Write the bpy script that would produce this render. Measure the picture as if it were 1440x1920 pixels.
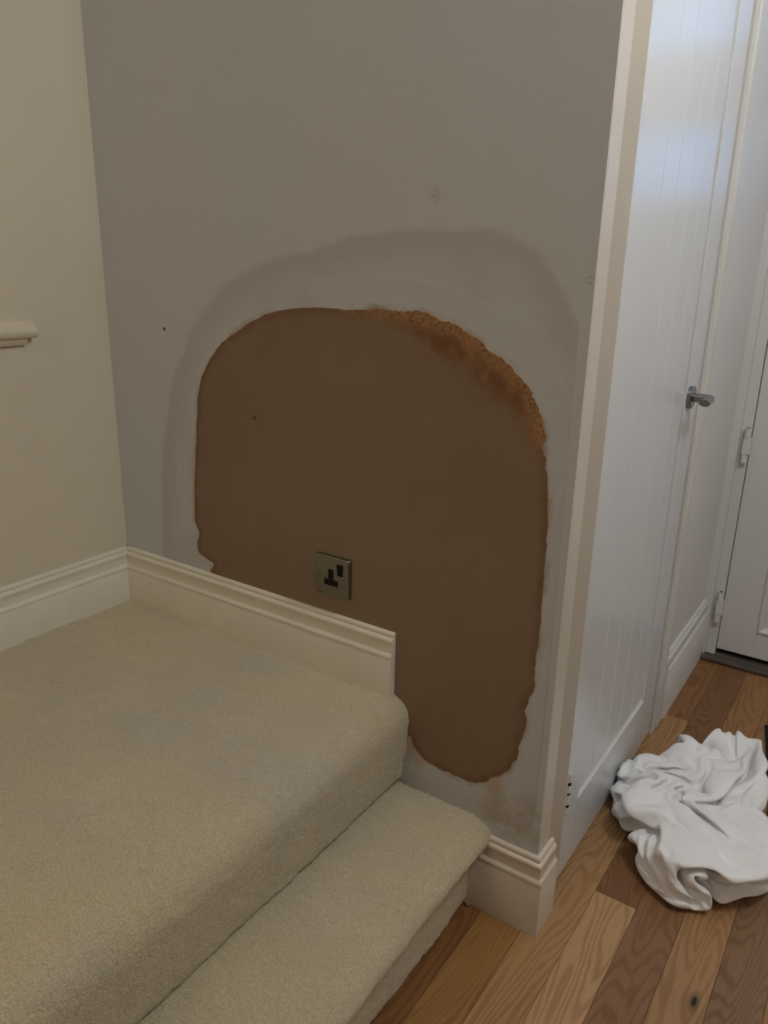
import bpy, bmesh, math, random
import numpy as np
from mathutils import Vector, Matrix
from mathutils.geometry import delaunay_2d_cdt

for o in list(bpy.data.objects):
    bpy.data.objects.remove(o)
sc = bpy.context.scene
COL = sc.collection
random.seed(7)
RNG = np.random.default_rng(11)

# ------------------------------------------------------------------ camera
cam = bpy.data.cameras.new('camera')
cam.lens = 27.17
cam.sensor_width = 36.0
cam.clip_start = 0.02
camo = bpy.data.objects.new('camera', cam)
COL.objects.link(camo)
RT = Vector((0.82663583, 0.56235773, 0.02066357))
UP = Vector((-0.18816529, 0.24161382, 0.95195409))
FW = Vector((-0.53034614, 0.79080753, -0.30554284))
m = Matrix((RT, UP, -FW)).transposed().to_4x4()
m.translation = Vector((1.5463, -1.1514, 1.2196))
camo.matrix_world = m
sc.camera = camo

# ------------------------------------------------------------------ colour management, world, lights
vs = sc.view_settings
vs.view_transform = 'Standard'
vs.look = 'None'
vs.gamma = 1.0
vs.use_curve_mapping = False
vs.exposure = 0.0
sc.cycles.max_bounces = 6
sc.cycles.diffuse_bounces = 4
sc.cycles.glossy_bounces = 2

world = bpy.data.worlds.new('world')
sc.world = world
world.use_nodes = True
bg = world.node_tree.nodes['Background']
bg.inputs[0].default_value = (0.62, 0.76, 1.0, 1)
bg.inputs[1].default_value = 0.5


def area(name, loc, target, sx, sy, power, col):
    l = bpy.data.lights.new(name, 'AREA')
    l.shape = 'RECTANGLE'
    l.size, l.size_y = sx, sy
    l.energy = power
    l.color = col
    o = bpy.data.objects.new(name, l)
    COL.objects.link(o)
    o.location = loc
    d = Vector(target) - Vector(loc)
    o.rotation_euler = d.to_track_quat('-Z', 'Y').to_euler()
    return o


# added warm fill light behind the viewer, no known source; the pendant lamp and the front door panes emit in their own builders
area('added_rear_fill', (0.55, -3.12, 2.0), (0.35, 0.0, 1.35), 0.8, 0.8, 8.5, (1.0, 0.82, 0.60))
LAMP_EMIT = 51.0
GLASS_EMIT = 1.25

ROOM_X1, ROOM_Y0, ROOM_Z1 = 3.4, -3.2, 2.55
L = 1.138            # outer corner of the plastered wall
H1, H2 = 0.1985, 0.3976
XR2, XR1 = 0.824, 1.005


# ------------------------------------------------------------------ node helpers
class NT:
    def __init__(self, name):
        self.m = bpy.data.materials.new(name)
        self.m.use_nodes = True
        self.t = self.m.node_tree
        self.b = self.t.nodes['Principled BSDF']

    def n(self, typ, **kw):
        nd = self.t.nodes.new(typ)
        for k, v in kw.items():
            setattr(nd, k, v)
        return nd

    def put(self, sock, v):
        if isinstance(v, bpy.types.NodeSocket):
            self.t.links.new(v, sock)
        elif v is not None:
            if hasattr(sock, 'default_value') and isinstance(v, (tuple, list)) and len(v) == 3 and sock.type == 'RGBA':
                v = (*v, 1)
            sock.default_value = v

    def math(self, op, a, b=None, c=None, clamp=False):
        nd = self.n('ShaderNodeMath', operation=op, use_clamp=clamp)
        self.put(nd.inputs[0], a)
        if b is not None:
            self.put(nd.inputs[1], b)
        if c is not None:
            self.put(nd.inputs[2], c)
        return nd.outputs[0]

    def step(self, v, a, b, lo=0.0, hi=1.0):
        nd = self.n('ShaderNodeMapRange', interpolation_type='SMOOTHSTEP')
        self.put(nd.inputs[0], v)
        for i, q in enumerate((a, b, lo, hi)):
            self.put(nd.inputs[i + 1], q)
        return nd.outputs[0]

    def mix(self, f, a, b, blend='MIX'):
        nd = self.n('ShaderNodeMix', data_type='RGBA', blend_type=blend)
        self.put(nd.inputs[0], f)
        self.put(nd.inputs[6], a)
        self.put(nd.inputs[7], b)
        return nd.outputs[2]

    def noise(self, scale, detail=2.0, rough=0.5, vec=None, dist=0.0):
        nd = self.n('ShaderNodeTexNoise')
        nd.inputs['Scale'].default_value = scale
        nd.inputs['Detail'].default_value = detail
        nd.inputs['Roughness'].default_value = rough
        nd.inputs['Distortion'].default_value = dist
        if vec is not None:
            self.put(nd.inputs['Vector'], vec)
        return nd.outputs[0]

    def pos(self):
        return self.n('ShaderNodeNewGeometry').outputs['Position']

    def obj(self):
        return self.n('ShaderNodeTexCoord').outputs['Object']

    def mapv(self, vec, scale=(1, 1, 1), loc=(0, 0, 0), rot=(0, 0, 0)):
        nd = self.n('ShaderNodeMapping')
        self.put(nd.inputs[0], vec)
        nd.inputs[1].default_value = loc
        nd.inputs[2].default_value = rot
        nd.inputs[3].default_value = scale
        return nd.outputs[0]

    def sep(self, vec):
        nd = self.n('ShaderNodeSeparateXYZ')
        self.put(nd.inputs[0], vec)
        return nd.outputs

    def attr(self, name):
        return self.n('ShaderNodeAttribute', attribute_name=name).outputs['Fac']

    def bump(self, h, strength=0.3, dist=0.01, normal=None):
        nd = self.n('ShaderNodeBump')
        nd.inputs['Strength'].default_value = strength
        nd.inputs['Distance'].default_value = dist
        self.put(nd.inputs['Height'], h)
        if normal is not None:
            self.put(nd.inputs['Normal'], normal)
        return nd.outputs[0]

    def out(self, color=None, rough=None, normal=None, metal=None, spec=None, **kw):
        if color is not None:
            self.put(self.b.inputs['Base Color'], color)
        if rough is not None:
            self.put(self.b.inputs['Roughness'], rough)
        if normal is not None:
            self.put(self.b.inputs['Normal'], normal)
        if metal is not None:
            self.b.inputs['Metallic'].default_value = metal
        if spec is not None:
            self.b.inputs['Specular IOR Level'].default_value = spec
        for k, v in kw.items():
            self.put(self.b.inputs[k.replace('_', ' ')], v)
        return self.m

    def near(self, p, c, r):
        """1 inside radius r of world point c"""
        nd = self.n('ShaderNodeVectorMath', operation='DISTANCE')
        self.put(nd.inputs[0], p)
        nd.inputs[1].default_value = c
        return self.step(nd.outputs['Value'], r, r * 0.45)


MAT = {}


def paint(key, col, rough, dirt=0.05, scale=3.0, bump=0.05, bscale=260.0, marks=0.0):
    a = NT(key)
    p = a.pos()
    n1 = a.noise(scale, 4, 0.55, p)
    c2 = tuple(v * (1 - dirt) for v in col)
    c = a.mix(a.step(n1, 0.35, 0.65), col, c2)
    if marks:
        v = a.noise(70, 3, 0.6, p)
        w = a.noise(6, 2, 0.5, p)
        mk = a.math('MULTIPLY', a.step(v, 0.68, 0.74), a.step(w, 0.5, 0.62))
        c = a.mix(a.math('MULTIPLY', mk, marks), c, (0.22, 0.19, 0.15))
    nb = a.noise(bscale, 3, 0.6, p)
    MAT[key] = a.out(c, rough, a.bump(nb, bump, 0.004))
    return MAT[key]


paint('cream_wall', (0.66, 0.595, 0.455), 0.75, 0.04, 2.0, 0.06, 180)
paint('room_wall', (0.64, 0.60, 0.53), 0.8)
paint('ceiling_paint', (0.72, 0.69, 0.62), 0.9)
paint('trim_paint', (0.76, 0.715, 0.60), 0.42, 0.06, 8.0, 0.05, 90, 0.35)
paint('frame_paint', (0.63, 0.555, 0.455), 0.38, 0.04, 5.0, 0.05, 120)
paint('far_casing_paint', (0.66, 0.635, 0.585), 0.4, 0.04, 5.0, 0.05, 120)
paint('shaded_strip_paint', (0.50, 0.44, 0.345), 0.6, 0.04, 5.0, 0.05, 120)  # matte paint, darkened to stand in for shade on the splayed strip
paint('door_paint', (0.68, 0.69, 0.69), 0.25, 0.03, 4.0, 0.03, 60)
paint('front_door_paint', (0.70, 0.69, 0.67), 0.35, 0.03, 4.0, 0.03, 60)
paint('hall_white', (0.70, 0.69, 0.67), 0.42, 0.03, 4.0, 0.04, 60)
paint('hinge_paint', (0.72, 0.71, 0.68), 0.35, 0.05, 40.0, 0.05, 90)
paint('black_plastic', (0.006, 0.006, 0.0055), 0.6, 0.0)
MAT['black_plastic'].node_tree.nodes['Principled BSDF'].inputs['Specular IOR Level'].default_value = 0.2
paint('dark_gap', (0.02, 0.017, 0.014), 0.9, 0.0)
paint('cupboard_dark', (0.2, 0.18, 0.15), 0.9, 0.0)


def wall_back_material():
    a = NT('patched_wall_paint')
    p = a.pos()
    big = a.noise(1.3, 3, 0.5, p)
    base = a.mix(a.step(big, 0.35, 0.65), (0.57, 0.58, 0.60), (0.555, 0.585, 0.60))
    # filler halo around the patch: sanded / brushed rings that follow its outline
    hd = a.attr('halo_d')
    pd = a.attr('patch_d')
    wob = a.noise(7, 3, 0.55, p)
    wob2 = a.noise(38, 3, 0.6, p)
    h = a.math('ADD', hd, a.math('MULTIPLY', a.math('SUBTRACT', wob, 0.5), 0.045))
    h = a.math('ADD', h, a.math('MULTIPLY', a.math('SUBTRACT', wob2, 0.5), 0.008))
    inside = a.step(h, -0.002, 0.016)
    ringc = a.math('SUBTRACT', 1.0, a.step(h, 0.02, 0.085))
    comb = a.n('ShaderNodeCombineXYZ')
    a.put(comb.inputs[0], a.math('MULTIPLY', pd, 75.0))
    a.put(comb.inputs[1], a.math('MULTIPLY', wob, 2.5))
    streak = a.noise(1.0, 3, 0.55, comb.outputs[0])
    filler = a.mix(a.math('MULTIPLY', a.step(streak, 0.35, 0.7), 0.5), (0.551, 0.569, 0.586), (0.512, 0.510, 0.510))
    filler = a.mix(a.math('MULTIPLY', ringc, 0.85), filler, (0.497, 0.461, 0.456))
    blot = a.noise(4.5, 3, 0.55, p)
    filler = a.mix(a.math('MULTIPLY', a.step(blot, 0.52, 0.66), 0.55), filler, (0.502, 0.468, 0.472))
    keep = a.step(a.noise(3.1, 2, 0.5, p), 0.30, 0.45)
    c = a.mix(a.math('MULTIPLY', inside, a.math('MULTIPLY_ADD', keep, 0.3, 0.7)), base, filler)
    # damp plaster rubbed out over the edge of the patch
    e = a.math('ADD', pd, a.math('MULTIPLY', a.math('SUBTRACT', a.noise(45, 4, 0.65, p), 0.5), 0.03))
    smear = a.math('MULTIPLY', a.step(e, -0.014, 0.004), a.step(a.noise(11, 2, 0.5, p), 0.42, 0.62))
    c = a.mix(a.math('MULTIPLY', smear, 0.75), c, (0.30, 0.185, 0.10))
    pinkspots = None
    for q, r in (((1.035, 0, 0.285), 0.03), ((0.857, 0, 0.285), 0.03), ((0.872, 0, 0.268), 0.02)):
        k = a.near(p, q, r)
        pinkspots = k if pinkspots is None else a.math('MAXIMUM', pinkspots, k)
    c = a.mix(a.math('MULTIPLY', pinkspots, 0.5), c, (0.44, 0.28, 0.16))
    low = a.math('MULTIPLY', a.near(p, (1.085, 0, 0.225), 0.09), a.step(a.noise(16, 4, 0.6, p), 0.42, 0.6))
    c = a.mix(a.math('MULTIPLY', low, 0.5), c, (0.36, 0.28, 0.16))
    # nail hole and scuffs
    sc1 = a.noise(260, 2, 0.5, p)
    dots = a.near(p, (0.191, 0, 1.076), 0.005)
    scuff = a.math('MULTIPLY', a.math('MAXIMUM', a.near(p, (0.859, 0, 1.327), 0.016), a.near(p, (1.129, 0, 1.203), 0.010)), a.step(sc1, 0.52, 0.6))
    c = a.mix(dots, c, (0.03, 0.025, 0.02))
    c = a.mix(a.math('MULTIPLY', scuff, 0.7), c, (0.28, 0.22, 0.17))
    nb = a.noise(210, 3, 0.6, p)
    return a.out(c, 0.72, a.bump(nb, 0.08, 0.004))


def patch_material():
    a = NT('damp_pink_plaster')
    p = a.pos()
    ed = a.attr('patch_d')
    bd = a.attr('band_d')
    big = a.noise(2.2, 4, 0.55, p)
    z = a.sep(p)[2]
    c = a.mix(a.step(big, 0.35, 0.65), (0.262, 0.181, 0.125), (0.236, 0.157, 0.100))
    # trowel streaks
    st = a.noise(5, 4, 0.6, a.mapv(p, (5, 1, 0.6), rot=(0, 0.25, 0)))
    c = a.mix(a.math('MULTIPLY', a.step(st, 0.5, 0.75), 0.25), c, (0.295, 0.196, 0.114))
    # wet darker rim
    wob = a.noise(24, 4, 0.6, p)
    e = a.math('ADD', ed, a.math('MULTIPLY', a.math('SUBTRACT', wob, 0.5), 0.03))
    rim = a.math('SUBTRACT', 1.0, a.step(e, 0.000, 0.020))
    c = a.mix(a.math('MULTIPLY', rim, 0.7), c, (0.199, 0.097, 0.043))
    # orange brown rougher band on the upper shoulder
    w2 = a.noise(13, 5, 0.62, p)
    b = a.math('ADD', bd, a.math('MULTIPLY', a.math('SUBTRACT', w2, 0.5), 0.085))
    band = a.step(b, -0.024, 0.022)
    bc = a.mix(a.step(a.noise(22, 4, 0.6, p), 0.42, 0.64), (0.195, 0.088, 0.036), (0.285, 0.140, 0.055))
    fine = a.noise(230, 4, 0.75, p)
    outer = a.math('SUBTRACT', 1.0, a.step(a.math('ADD', ed, a.math('MULTIPLY', a.math('SUBTRACT', w2, 0.5), 0.05)), 0.006, 0.034))
    bc = a.mix(a.math('MULTIPLY', outer, a.step(fine, 0.38, 0.62)), bc, (0.415, 0.225, 0.100))
    c = a.mix(band, c, bc)
    pale = a.math('MULTIPLY', band, a.math('MULTIPLY', a.step(a.noise(120, 5, 0.8, p), 0.60, 0.70), outer))
    c = a.mix(a.math('MULTIPLY', pale, 0.5), c, (0.56, 0.40, 0.24))
    # drip mark and a pit
    drip = a.near(a.mapv(p, (1, 1, 0.13), loc=(0, 0, 0.587)), (0.934, 0, 0.674), 0.008)
    dn = a.step(a.noise(60, 3, 0.6, p), 0.40, 0.62)
    c = a.mix(a.math('MULTIPLY', a.math('MULTIPLY', drip, dn), 0.8), c, (0.325, 0.164, 0.069))
    c = a.mix(a.near(p, (0.45, 0, 0.914), 0.006), c, (0.073, 0.047, 0.035))
    nb = a.noise(120, 4, 0.6, p)
    nb2 = a.math('MULTIPLY', a.noise(70, 4, 0.7, p), a.math('MULTIPLY', band, 3.0))
    return a.out(c, 0.62, a.bump(a.math('ADD', nb, nb2), 0.12, 0.004), spec=0.35)


def carpet_material():
    a = NT('cream_carpet')
    p = a.pos()
    big = a.noise(5.0, 4, 0.6, p, 0.6)
    nap = a.noise(2.1, 3, 0.55, a.mapv(p, (1, 1.8, 1)))
    c = a.mix(a.step(nap, 0.38, 0.64), (0.75, 0.64, 0.39), (0.70, 0.61, 0.415))
    c = a.mix(a.math('MULTIPLY', a.step(big, 0.52, 0.70), 0.6), c, (0.78, 0.68, 0.48))
    gr = a.noise(3.3, 4, 0.6, a.mapv(p, (1, 1, 1), loc=(4.3, 1.7, 0)))
    c = a.mix(a.math('MULTIPLY', a.step(gr, 0.52, 0.70), 0.6), c, (0.62, 0.575, 0.48))
    g = a.noise(330, 3, 0.65, p)
    c = a.mix(a.step(g, 0.30, 0.66), a.mix(1.0, c, (0.72, 0.70, 0.66), 'MULTIPLY'), c)
    v = a.noise(150, 2, 0.5, p)
    spot = a.step(v, 0.80, 0.83)
    c = a.mix(a.math('MULTIPLY', spot, 0.7), c, (0.12, 0.09, 0.06))
    h = a.math('ADD', g, a.math('MULTIPLY', a.noise(120, 3, 0.6, p), 0.7))
    nrm = a.bump(h, 0.85, 0.006)
    return a.out(c, 0.95, nrm, spec=0.1, Sheen_Weight=0.35, Sheen_Roughness=0.5)


def wood_material():
    a = NT('oiled_oak')
    info = a.n('ShaderNodeObjectInfo')
    o = a.obj()
    off = a.n('ShaderNodeVectorMath', operation='ADD')
    comb = a.n('ShaderNodeCombineXYZ')
    for i, k in enumerate((37.0, 91.0, 13.0)):
        a.put(comb.inputs[i], a.math('MULTIPLY', info.outputs['Random'], k))
    a.put(off.inputs[0], o)
    a.put(off.inputs[1], comb.outputs[0])
    v = off.outputs[0]
    # growth rings: contours of a slow field stretched along the board (cathedral grain)
    f = a.noise(1.0, 1.5, 0.4, a.mapv(v, (11, 1.5, 3)))
    f2 = a.noise(1.0, 2, 0.5, a.mapv(v, (40, 5, 3)))
    ring = a.math('SINE', a.math('ADD', a.math('MULTIPLY', f, 150.0), a.math('MULTIPLY', f2, 9.0)))
    ring = a.step(ring, -0.25, 0.98)
    fine = a.noise(1.0, 4, 0.65, a.mapv(v, (420, 16, 10)))
    fleck = a.noise(1.0, 3, 0.6, a.mapv(v, (130, 9, 10)))
    col = a.mix(1.0, info.outputs['Color'], (1.16, 1.14, 1.12), 'MULTIPLY')
    dark = a.mix(1.0, col, (0.60, 0.52, 0.44), 'MULTIPLY')
    c = a.mix(a.math('MULTIPLY', ring, 0.62), col, dark)
    c = a.mix(a.math('MULTIPLY', a.step(fine, 0.5, 0.7), 0.45), c, dark)
    c = a.mix(a.math('MULTIPLY', a.step(fleck, 0.6, 0.75), 0.35), c, a.mix(1.0, col, (0.45, 0.37, 0.30), 'MULTIPLY'))
    blot = a.noise(1.0, 2, 0.5, a.mapv(v, (9, 3, 3)))
    c = a.mix(a.math('MULTIPLY', a.step(blot, 0.4, 0.7), 0.25), c, a.mix(1.0, col, (1.25, 1.2, 1.1), 'MULTIPLY'))
    # the black knot in the pale board
    p = a.pos()
    kp = a.mapv(p, (1, 0.36, 1))
    kn = a.near(kp, (1.4385, 0.0065, 0.0), 0.0058)
    kr = a.near(kp, (1.4380, 0.0060, 0.0), 0.013)
    c = a.mix(a.math('MULTIPLY', kr, 0.5), c, (0.075, 0.04, 0.02))
    c = a.mix(kn, c, (0.010, 0.011, 0.014))
    h = a.math('ADD', a.math('MULTIPLY', ring, -0.4), a.math('MULTIPLY', fine, -0.6))
    r = a.math('MULTIPLY_ADD', fine, 0.25, 0.38)
    return a.out(c, r, a.bump(h, 0.18, 0.003), spec=0.4)


def fabric_material():
    a = NT('white_cotton')
    o = a.pos()
    w = a.noise(900, 2, 0.5, o)
    n = a.noise(55, 4, 0.6, o, 0.8)
    n2 = a.noise(9, 3, 0.5, o)
    c = a.mix(a.step(n2, 0.35, 0.65), (0.89, 0.885, 0.89), (0.87, 0.865, 0.87))
    wr = a.noise(1.0, 3, 0.55, a.mapv(o, (46, 95, 60), rot=(0, 0, 0.5)), 1.2)
    crease = a.math('ABSOLUTE', a.math('SUBTRACT', wr, 0.5))
    crease = a.math('MULTIPLY', a.step(crease, 0.0, 0.09), a.step(a.noise(11, 2, 0.5, o), 0.40, 0.62))
    h = a.math('ADD', a.math('MULTIPLY', w, 0.12), a.math('MULTIPLY_ADD', crease, 0.5, n))
    return a.out(c, 0.85, a.bump(h, 0.30, 0.006), spec=0.2, Sheen_Weight=0.2)


def steel_material():
    a = NT('satin_steel')
    p = a.pos()
    n = a.noise(1.0, 2, 0.5, a.mapv(p, (30, 600, 600)))
    return a.out((0.27, 0.27, 0.265), a.math('MULTIPLY_ADD', n, 0.10, 0.20), None, 1.0)


def plate_material():
    a = NT('brushed_nickel_plate')
    p = a.pos()
    n = a.noise(1.0, 2, 0.5, a.mapv(p, (40, 40, 900)))
    # dried plaster wiped over the lower edge of the plate
    s = a.sep(a.obj())
    e = a.math('ADD', a.math('ADD', s[2], a.math('MULTIPLY', s[0], 0.30)), a.math('MULTIPLY', a.noise(55, 4, 0.6, p), 0.018))
    mk = a.step(e, -0.0335, -0.0365)
    m2 = a.n('ShaderNodeBsdfPrincipled')
    m2.inputs['Base Color'].default_value = (0.19, 0.12, 0.065, 1)
    m2.inputs['Roughness'].default_value = 0.7
    a.out((0.27, 0.245, 0.195), a.math('MULTIPLY_ADD', n, 0.12, 0.24), None, 1.0)
    mx = a.n('ShaderNodeMixShader')
    a.put(mx.inputs[0], mk)
    a.t.links.new(a.b.outputs[0], mx.inputs[1])
    a.t.links.new(m2.outputs[0], mx.inputs[2])
    a.t.links.new(mx.outputs[0], a.t.nodes['Material Output'].inputs['Surface'])
    return a.m


def mat_material():
    a = NT('charcoal_mat')
    p = a.pos()
    g = a.noise(380, 3, 0.6, p)
    c = a.mix(a.step(g, 0.4, 0.65), (0.012, 0.012, 0.011), (0.06, 0.058, 0.05))
    return a.out(c, 0.95, a.bump(g, 0.8, 0.008), spec=0.1)


def threshold_material():
    a = NT('weathered_threshold')
    p = a.pos()
    g = a.noise(1.0, 4, 0.6, a.mapv(p, (8, 160, 60)))
    c = a.mix(a.step(g, 0.35, 0.65), (0.125, 0.105, 0.085), (0.085, 0.066, 0.05))
    return a.out(c, 0.5, a.bump(g, 0.15, 0.003))


def glow(name, col, strength):
    a = NT(name)
    a.out((0.8, 0.8, 0.8), 0.3)
    a.put(a.b.inputs['Emission Color'], (*col, 1))
    a.b.inputs['Emission Strength'].default_value = strength
    return a.m


MAT['back'] = wall_back_material()
MAT['patch'] = patch_material()
MAT['carpet'] = carpet_material()
MAT['wood'] = wood_material()
MAT['fabric'] = fabric_material()
MAT['steel'] = steel_material()
MAT['plate'] = plate_material()
MAT['mat'] = mat_material()
MAT['threshold'] = threshold_material()
MAT['pane'] = glow('daylit_frosted_glass', (0.10, 0.42, 1.0), GLASS_EMIT)
MAT['lamp_glass'] = glow('lit_opal_glass', (0.955, 0.985, 1.035), LAMP_EMIT)


# ------------------------------------------------------------------ mesh helpers
def link(name, me, mat=None, parent=None):
    o = bpy.data.objects.new(name, me)
    COL.objects.link(o)
    if mat is not None and not me.materials:
        me.materials.append(MAT[mat])
    if parent is not None:
        o.parent = parent
    return o


class MB:
    """collects pieces of one part"""
    def __init__(self):
        self.v, self.f = [], []

    def add(self, vs, fs):
        k = len(self.v)
        self.v += [tuple(p) for p in vs]
        self.f += [tuple(i + k for i in f) for f in fs]
        return self

    def box(self, x0, x1, y0, y1, z0, z1):
        vs = [(x, y, z) for x in (x0, x1) for y in (y0, y1) for z in (z0, z1)]
        fs = [(0, 1, 3, 2), (4, 6, 7, 5), (0, 4, 5, 1), (2, 3, 7, 6), (0, 2, 6, 4), (1, 5, 7, 3)]
        return self.add(vs, fs)

    def prism(self, poly, axis, a, b):
        """poly: 2-D outline in the two axes other than axis (in order x,y,z)"""
        def P(q, t):
            l = list(q)
            l.insert(axis, t)
            return tuple(l)
        n = len(poly)
        vs = [P(q, a) for q in poly] + [P(q, b) for q in poly]
        fs = [tuple(range(n)), tuple(range(2 * n - 1, n - 1, -1))]
        fs += [(i, i + n, (i + 1) % n + n, (i + 1) % n) for i in range(n)]
        return self.add(vs, fs)

    def rings(self, rings, close=True, cap=True):
        k = len(self.v)
        n = len(rings[0])
        vs = [p for r in rings for p in r]
        fs = []
        for j in range(len(rings) - 1):
            for i in range(n if close else n - 1):
                i2 = (i + 1) % n
                fs.append((j * n + i, j * n + i2, (j + 1) * n + i2, (j + 1) * n + i))
        if cap:
            fs.append(tuple(range(n - 1, -1, -1)))
            fs.append(tuple((len(rings) - 1) * n + i for i in range(n)))
        return self.add(vs, fs)

    def cyl(self, c, axis, r, a, b, n=24, r2=None):
        r2 = r if r2 is None else r2
        def ring(t, rr):
            out = []
            for i in range(n):
                q = [c[0] + rr * math.cos(i * 2 * math.pi / n), c[1] + rr * math.sin(i * 2 * math.pi / n)]
                q.insert(axis, t)
                out.append(tuple(q))
            return out
        return self.rings([ring(a, r), ring(b, r2)])

    def build(self, name, mat, parent=None, bevel=0.0, seg=2, smooth=False, origin=None, kind=None):
        me = bpy.data.meshes.new(name)
        vs = self.v
        if origin is not None:
            vs = [(p[0] - origin[0], p[1] - origin[1], p[2] - origin[2]) for p in vs]
        me.from_pydata(vs, [], self.f)
        bm = bmesh.new()
        bm.from_mesh(me)
        bmesh.ops.recalc_face_normals(bm, faces=bm.faces)
        if bevel > 0:
            ed = [e for e in bm.edges if len(e.link_faces) == 2 and e.calc_face_angle(0) > 0.6]
            bmesh.ops.bevel(bm, geom=ed, offset=bevel, segments=seg, affect='EDGES', profile=0.5)
        bm.to_mesh(me)
        bm.free()
        if smooth:
            for p in me.polygons:
                p.use_smooth = True
            me.set_sharp_from_angle(angle=math.radians(38))
        o = link(name, me, mat, parent)
        if origin is not None:
            o.location = origin
        if kind:
            o['kind'] = kind
        return o


def structure(o, label, cat):
    o['kind'] = 'structure'
    o['label'] = label
    o['category'] = cat
    return o


def thing(o, label, cat, group=None):
    o['label'] = label
    o['category'] = cat
    if group:
        o['group'] = group
    return o


def empty(name, loc):
    o = bpy.data.objects.new(name, None)
    COL.objects.link(o)
    o.location = loc
    o.empty_display_size = 0.05
    return o


def seg_dist(P, poly, closed=True):
    """distance of the points P (n x 2) to a polyline"""
    poly = np.asarray(poly, float)
    A = poly if closed else poly[:-1]
    B = np.roll(poly, -1, 0) if closed else poly[1:]
    best = np.full(len(P), 1e9)
    for a, b in zip(A, B):
        ab = b - a
        t = np.clip(((P - a) @ ab) / max(ab @ ab, 1e-12), 0, 1)
        best = np.minimum(best, np.linalg.norm(P - (a + t[:, None] * ab), axis=1))
    return best


def inside(P, poly):
    poly = np.asarray(poly, float)
    x, y = P[:, 0], P[:, 1]
    r = np.zeros(len(P), bool)
    j = len(poly) - 1
    for i in range(len(poly)):
        xi, yi = poly[i]
        xj, yj = poly[j]
        if yi != yj:
            r ^= ((yi > y) != (yj > y)) & (x < (xj - xi) * (y - yi) / (yj - yi) + xi)
        j = i
    return r


def sdist(P, poly):
    P = np.asarray(P, float)
    return np.where(inside(P, poly), 1, -1) * seg_dist(P, poly)


def smooth_closed(pts, per=6):
    pts = np.asarray(pts, float)
    n = len(pts)
    out = []
    for i in range(n):
        p0, p1, p2, p3 = pts[i - 1], pts[i], pts[(i + 1) % n], pts[(i + 2) % n]
        for k in range(per):
            t = k / per
            out.append(0.5 * ((2 * p1) + (p2 - p0) * t + (2 * p0 - 5 * p1 + 4 * p2 - p3) * t * t + (3 * p1 - p0 - 3 * p2 + p3) * t ** 3))
    return np.array(out)


class VNoise:
    def __init__(self, seed):
        self.g = np.random.default_rng(seed).random((256, 256))

    def __call__(self, x, y):
        x, y = np.asarray(x, float), np.asarray(y, float)
        xi, yi = np.floor(x).astype(int), np.floor(y).astype(int)
        fx, fy = x - xi, y - yi
        fx, fy = fx * fx * (3 - 2 * fx), fy * fy * (3 - 2 * fy)
        g = self.g
        a, b = g[xi & 255, yi & 255], g[(xi + 1) & 255, yi & 255]
        c, d = g[xi & 255, (yi + 1) & 255], g[(xi + 1) & 255, (yi + 1) & 255]
        return (a * (1 - fx) + b * fx) * (1 - fy) + (c * (1 - fx) + d * fx) * fy


# ------------------------------------------------------------------ room shell
MB().box(-0.1, ROOM_X1 + 0.1, ROOM_Y0 - 0.1, 1.6, -0.06, -0.014).build('floor', 'wood')
floor = bpy.data.objects['floor']
floor.color = (0.14, 0.075, 0.033, 1)
structure(floor, 'oak strip floor of the hall in mixed brown boards', 'floor')

structure(MB().box(-0.1, ROOM_X1 + 0.1, ROOM_Y0 - 0.1, 1.6, ROOM_Z1, ROOM_Z1 + 0.08).build('ceiling', 'ceiling_paint'),
          'plain pale ceiling above the hall and landing', 'ceiling')
structure(MB().box(-0.1, 0, ROOM_Y0 - 0.1, 0.1, 0, ROOM_Z1).build('wall_left', 'cream_wall'),
          'cream painted wall with a short length of dado rail', 'wall')

PATCH = [(0.336, 0.528), (0.297, 0.536), (0.310, 0.559), (0.281, 0.568), (0.258, 0.582), (0.266, 0.623), (0.257, 0.647), (0.257, 0.685),
         (0.262, 0.749), (0.270, 0.812), (0.281, 0.908), (0.287, 0.944), (0.299, 0.979), (0.314, 1.003), (0.338, 1.033), (0.371, 1.062),
         (0.409, 1.084), (0.447, 1.104), (0.490, 1.121), (0.531, 1.132), (0.584, 1.139), (0.635, 1.141), (0.684, 1.140), (0.731, 1.143),
         (0.776, 1.145), (0.831, 1.143), (0.873, 1.135), (0.914, 1.123), (0.955, 1.103), (0.995, 1.079), (1.025, 1.057), (1.045, 1.038),
         (1.061, 1.014), (1.075, 0.986), (1.081, 0.961), (1.077, 0.952), (1.082, 0.935), (1.090, 0.901), (1.095, 0.857), (1.099, 0.802),
         (1.100, 0.726), (1.102, 0.658), (1.101, 0.587), (1.101, 0.524), (1.096, 0.495), (1.089, 0.466), (1.090, 0.433), (1.083, 0.397),
         (1.081, 0.362), (1.067, 0.333), (1.047, 0.309), (1.010, 0.276), (0.975, 0.269), (0.945, 0.269), (0.903, 0.271), (0.877, 0.282),
         (0.862, 0.292), (0.850, 0.315), (0.835, 0.30), (0.80, 0.30), (0.70, 0.42), (0.50, 0.48)]
HALO = [(0.123, 0.50), (0.138, 0.689), (0.154, 0.794), (0.177, 0.896), (0.206, 0.982), (0.252, 1.065), (0.305, 1.128), (0.377, 1.177),
        (0.451, 1.212), (0.534, 1.239), (0.623, 1.258), (0.717, 1.271), (0.804, 1.279), (0.896, 1.283), (0.962, 1.281), (1.017, 1.266),
        (1.054, 1.244), (1.082, 1.214), (1.107, 1.180), (1.123, 1.146), (1.190, 1.068), (1.24, 0.901), (1.24, 0.719), (1.22, 0.467),
        (1.20, 0.295), (1.12, 0.205), (1.049, 0.195), (0.980, 0.186), (0.80, 0.18), (0.50, 0.40)]
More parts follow.
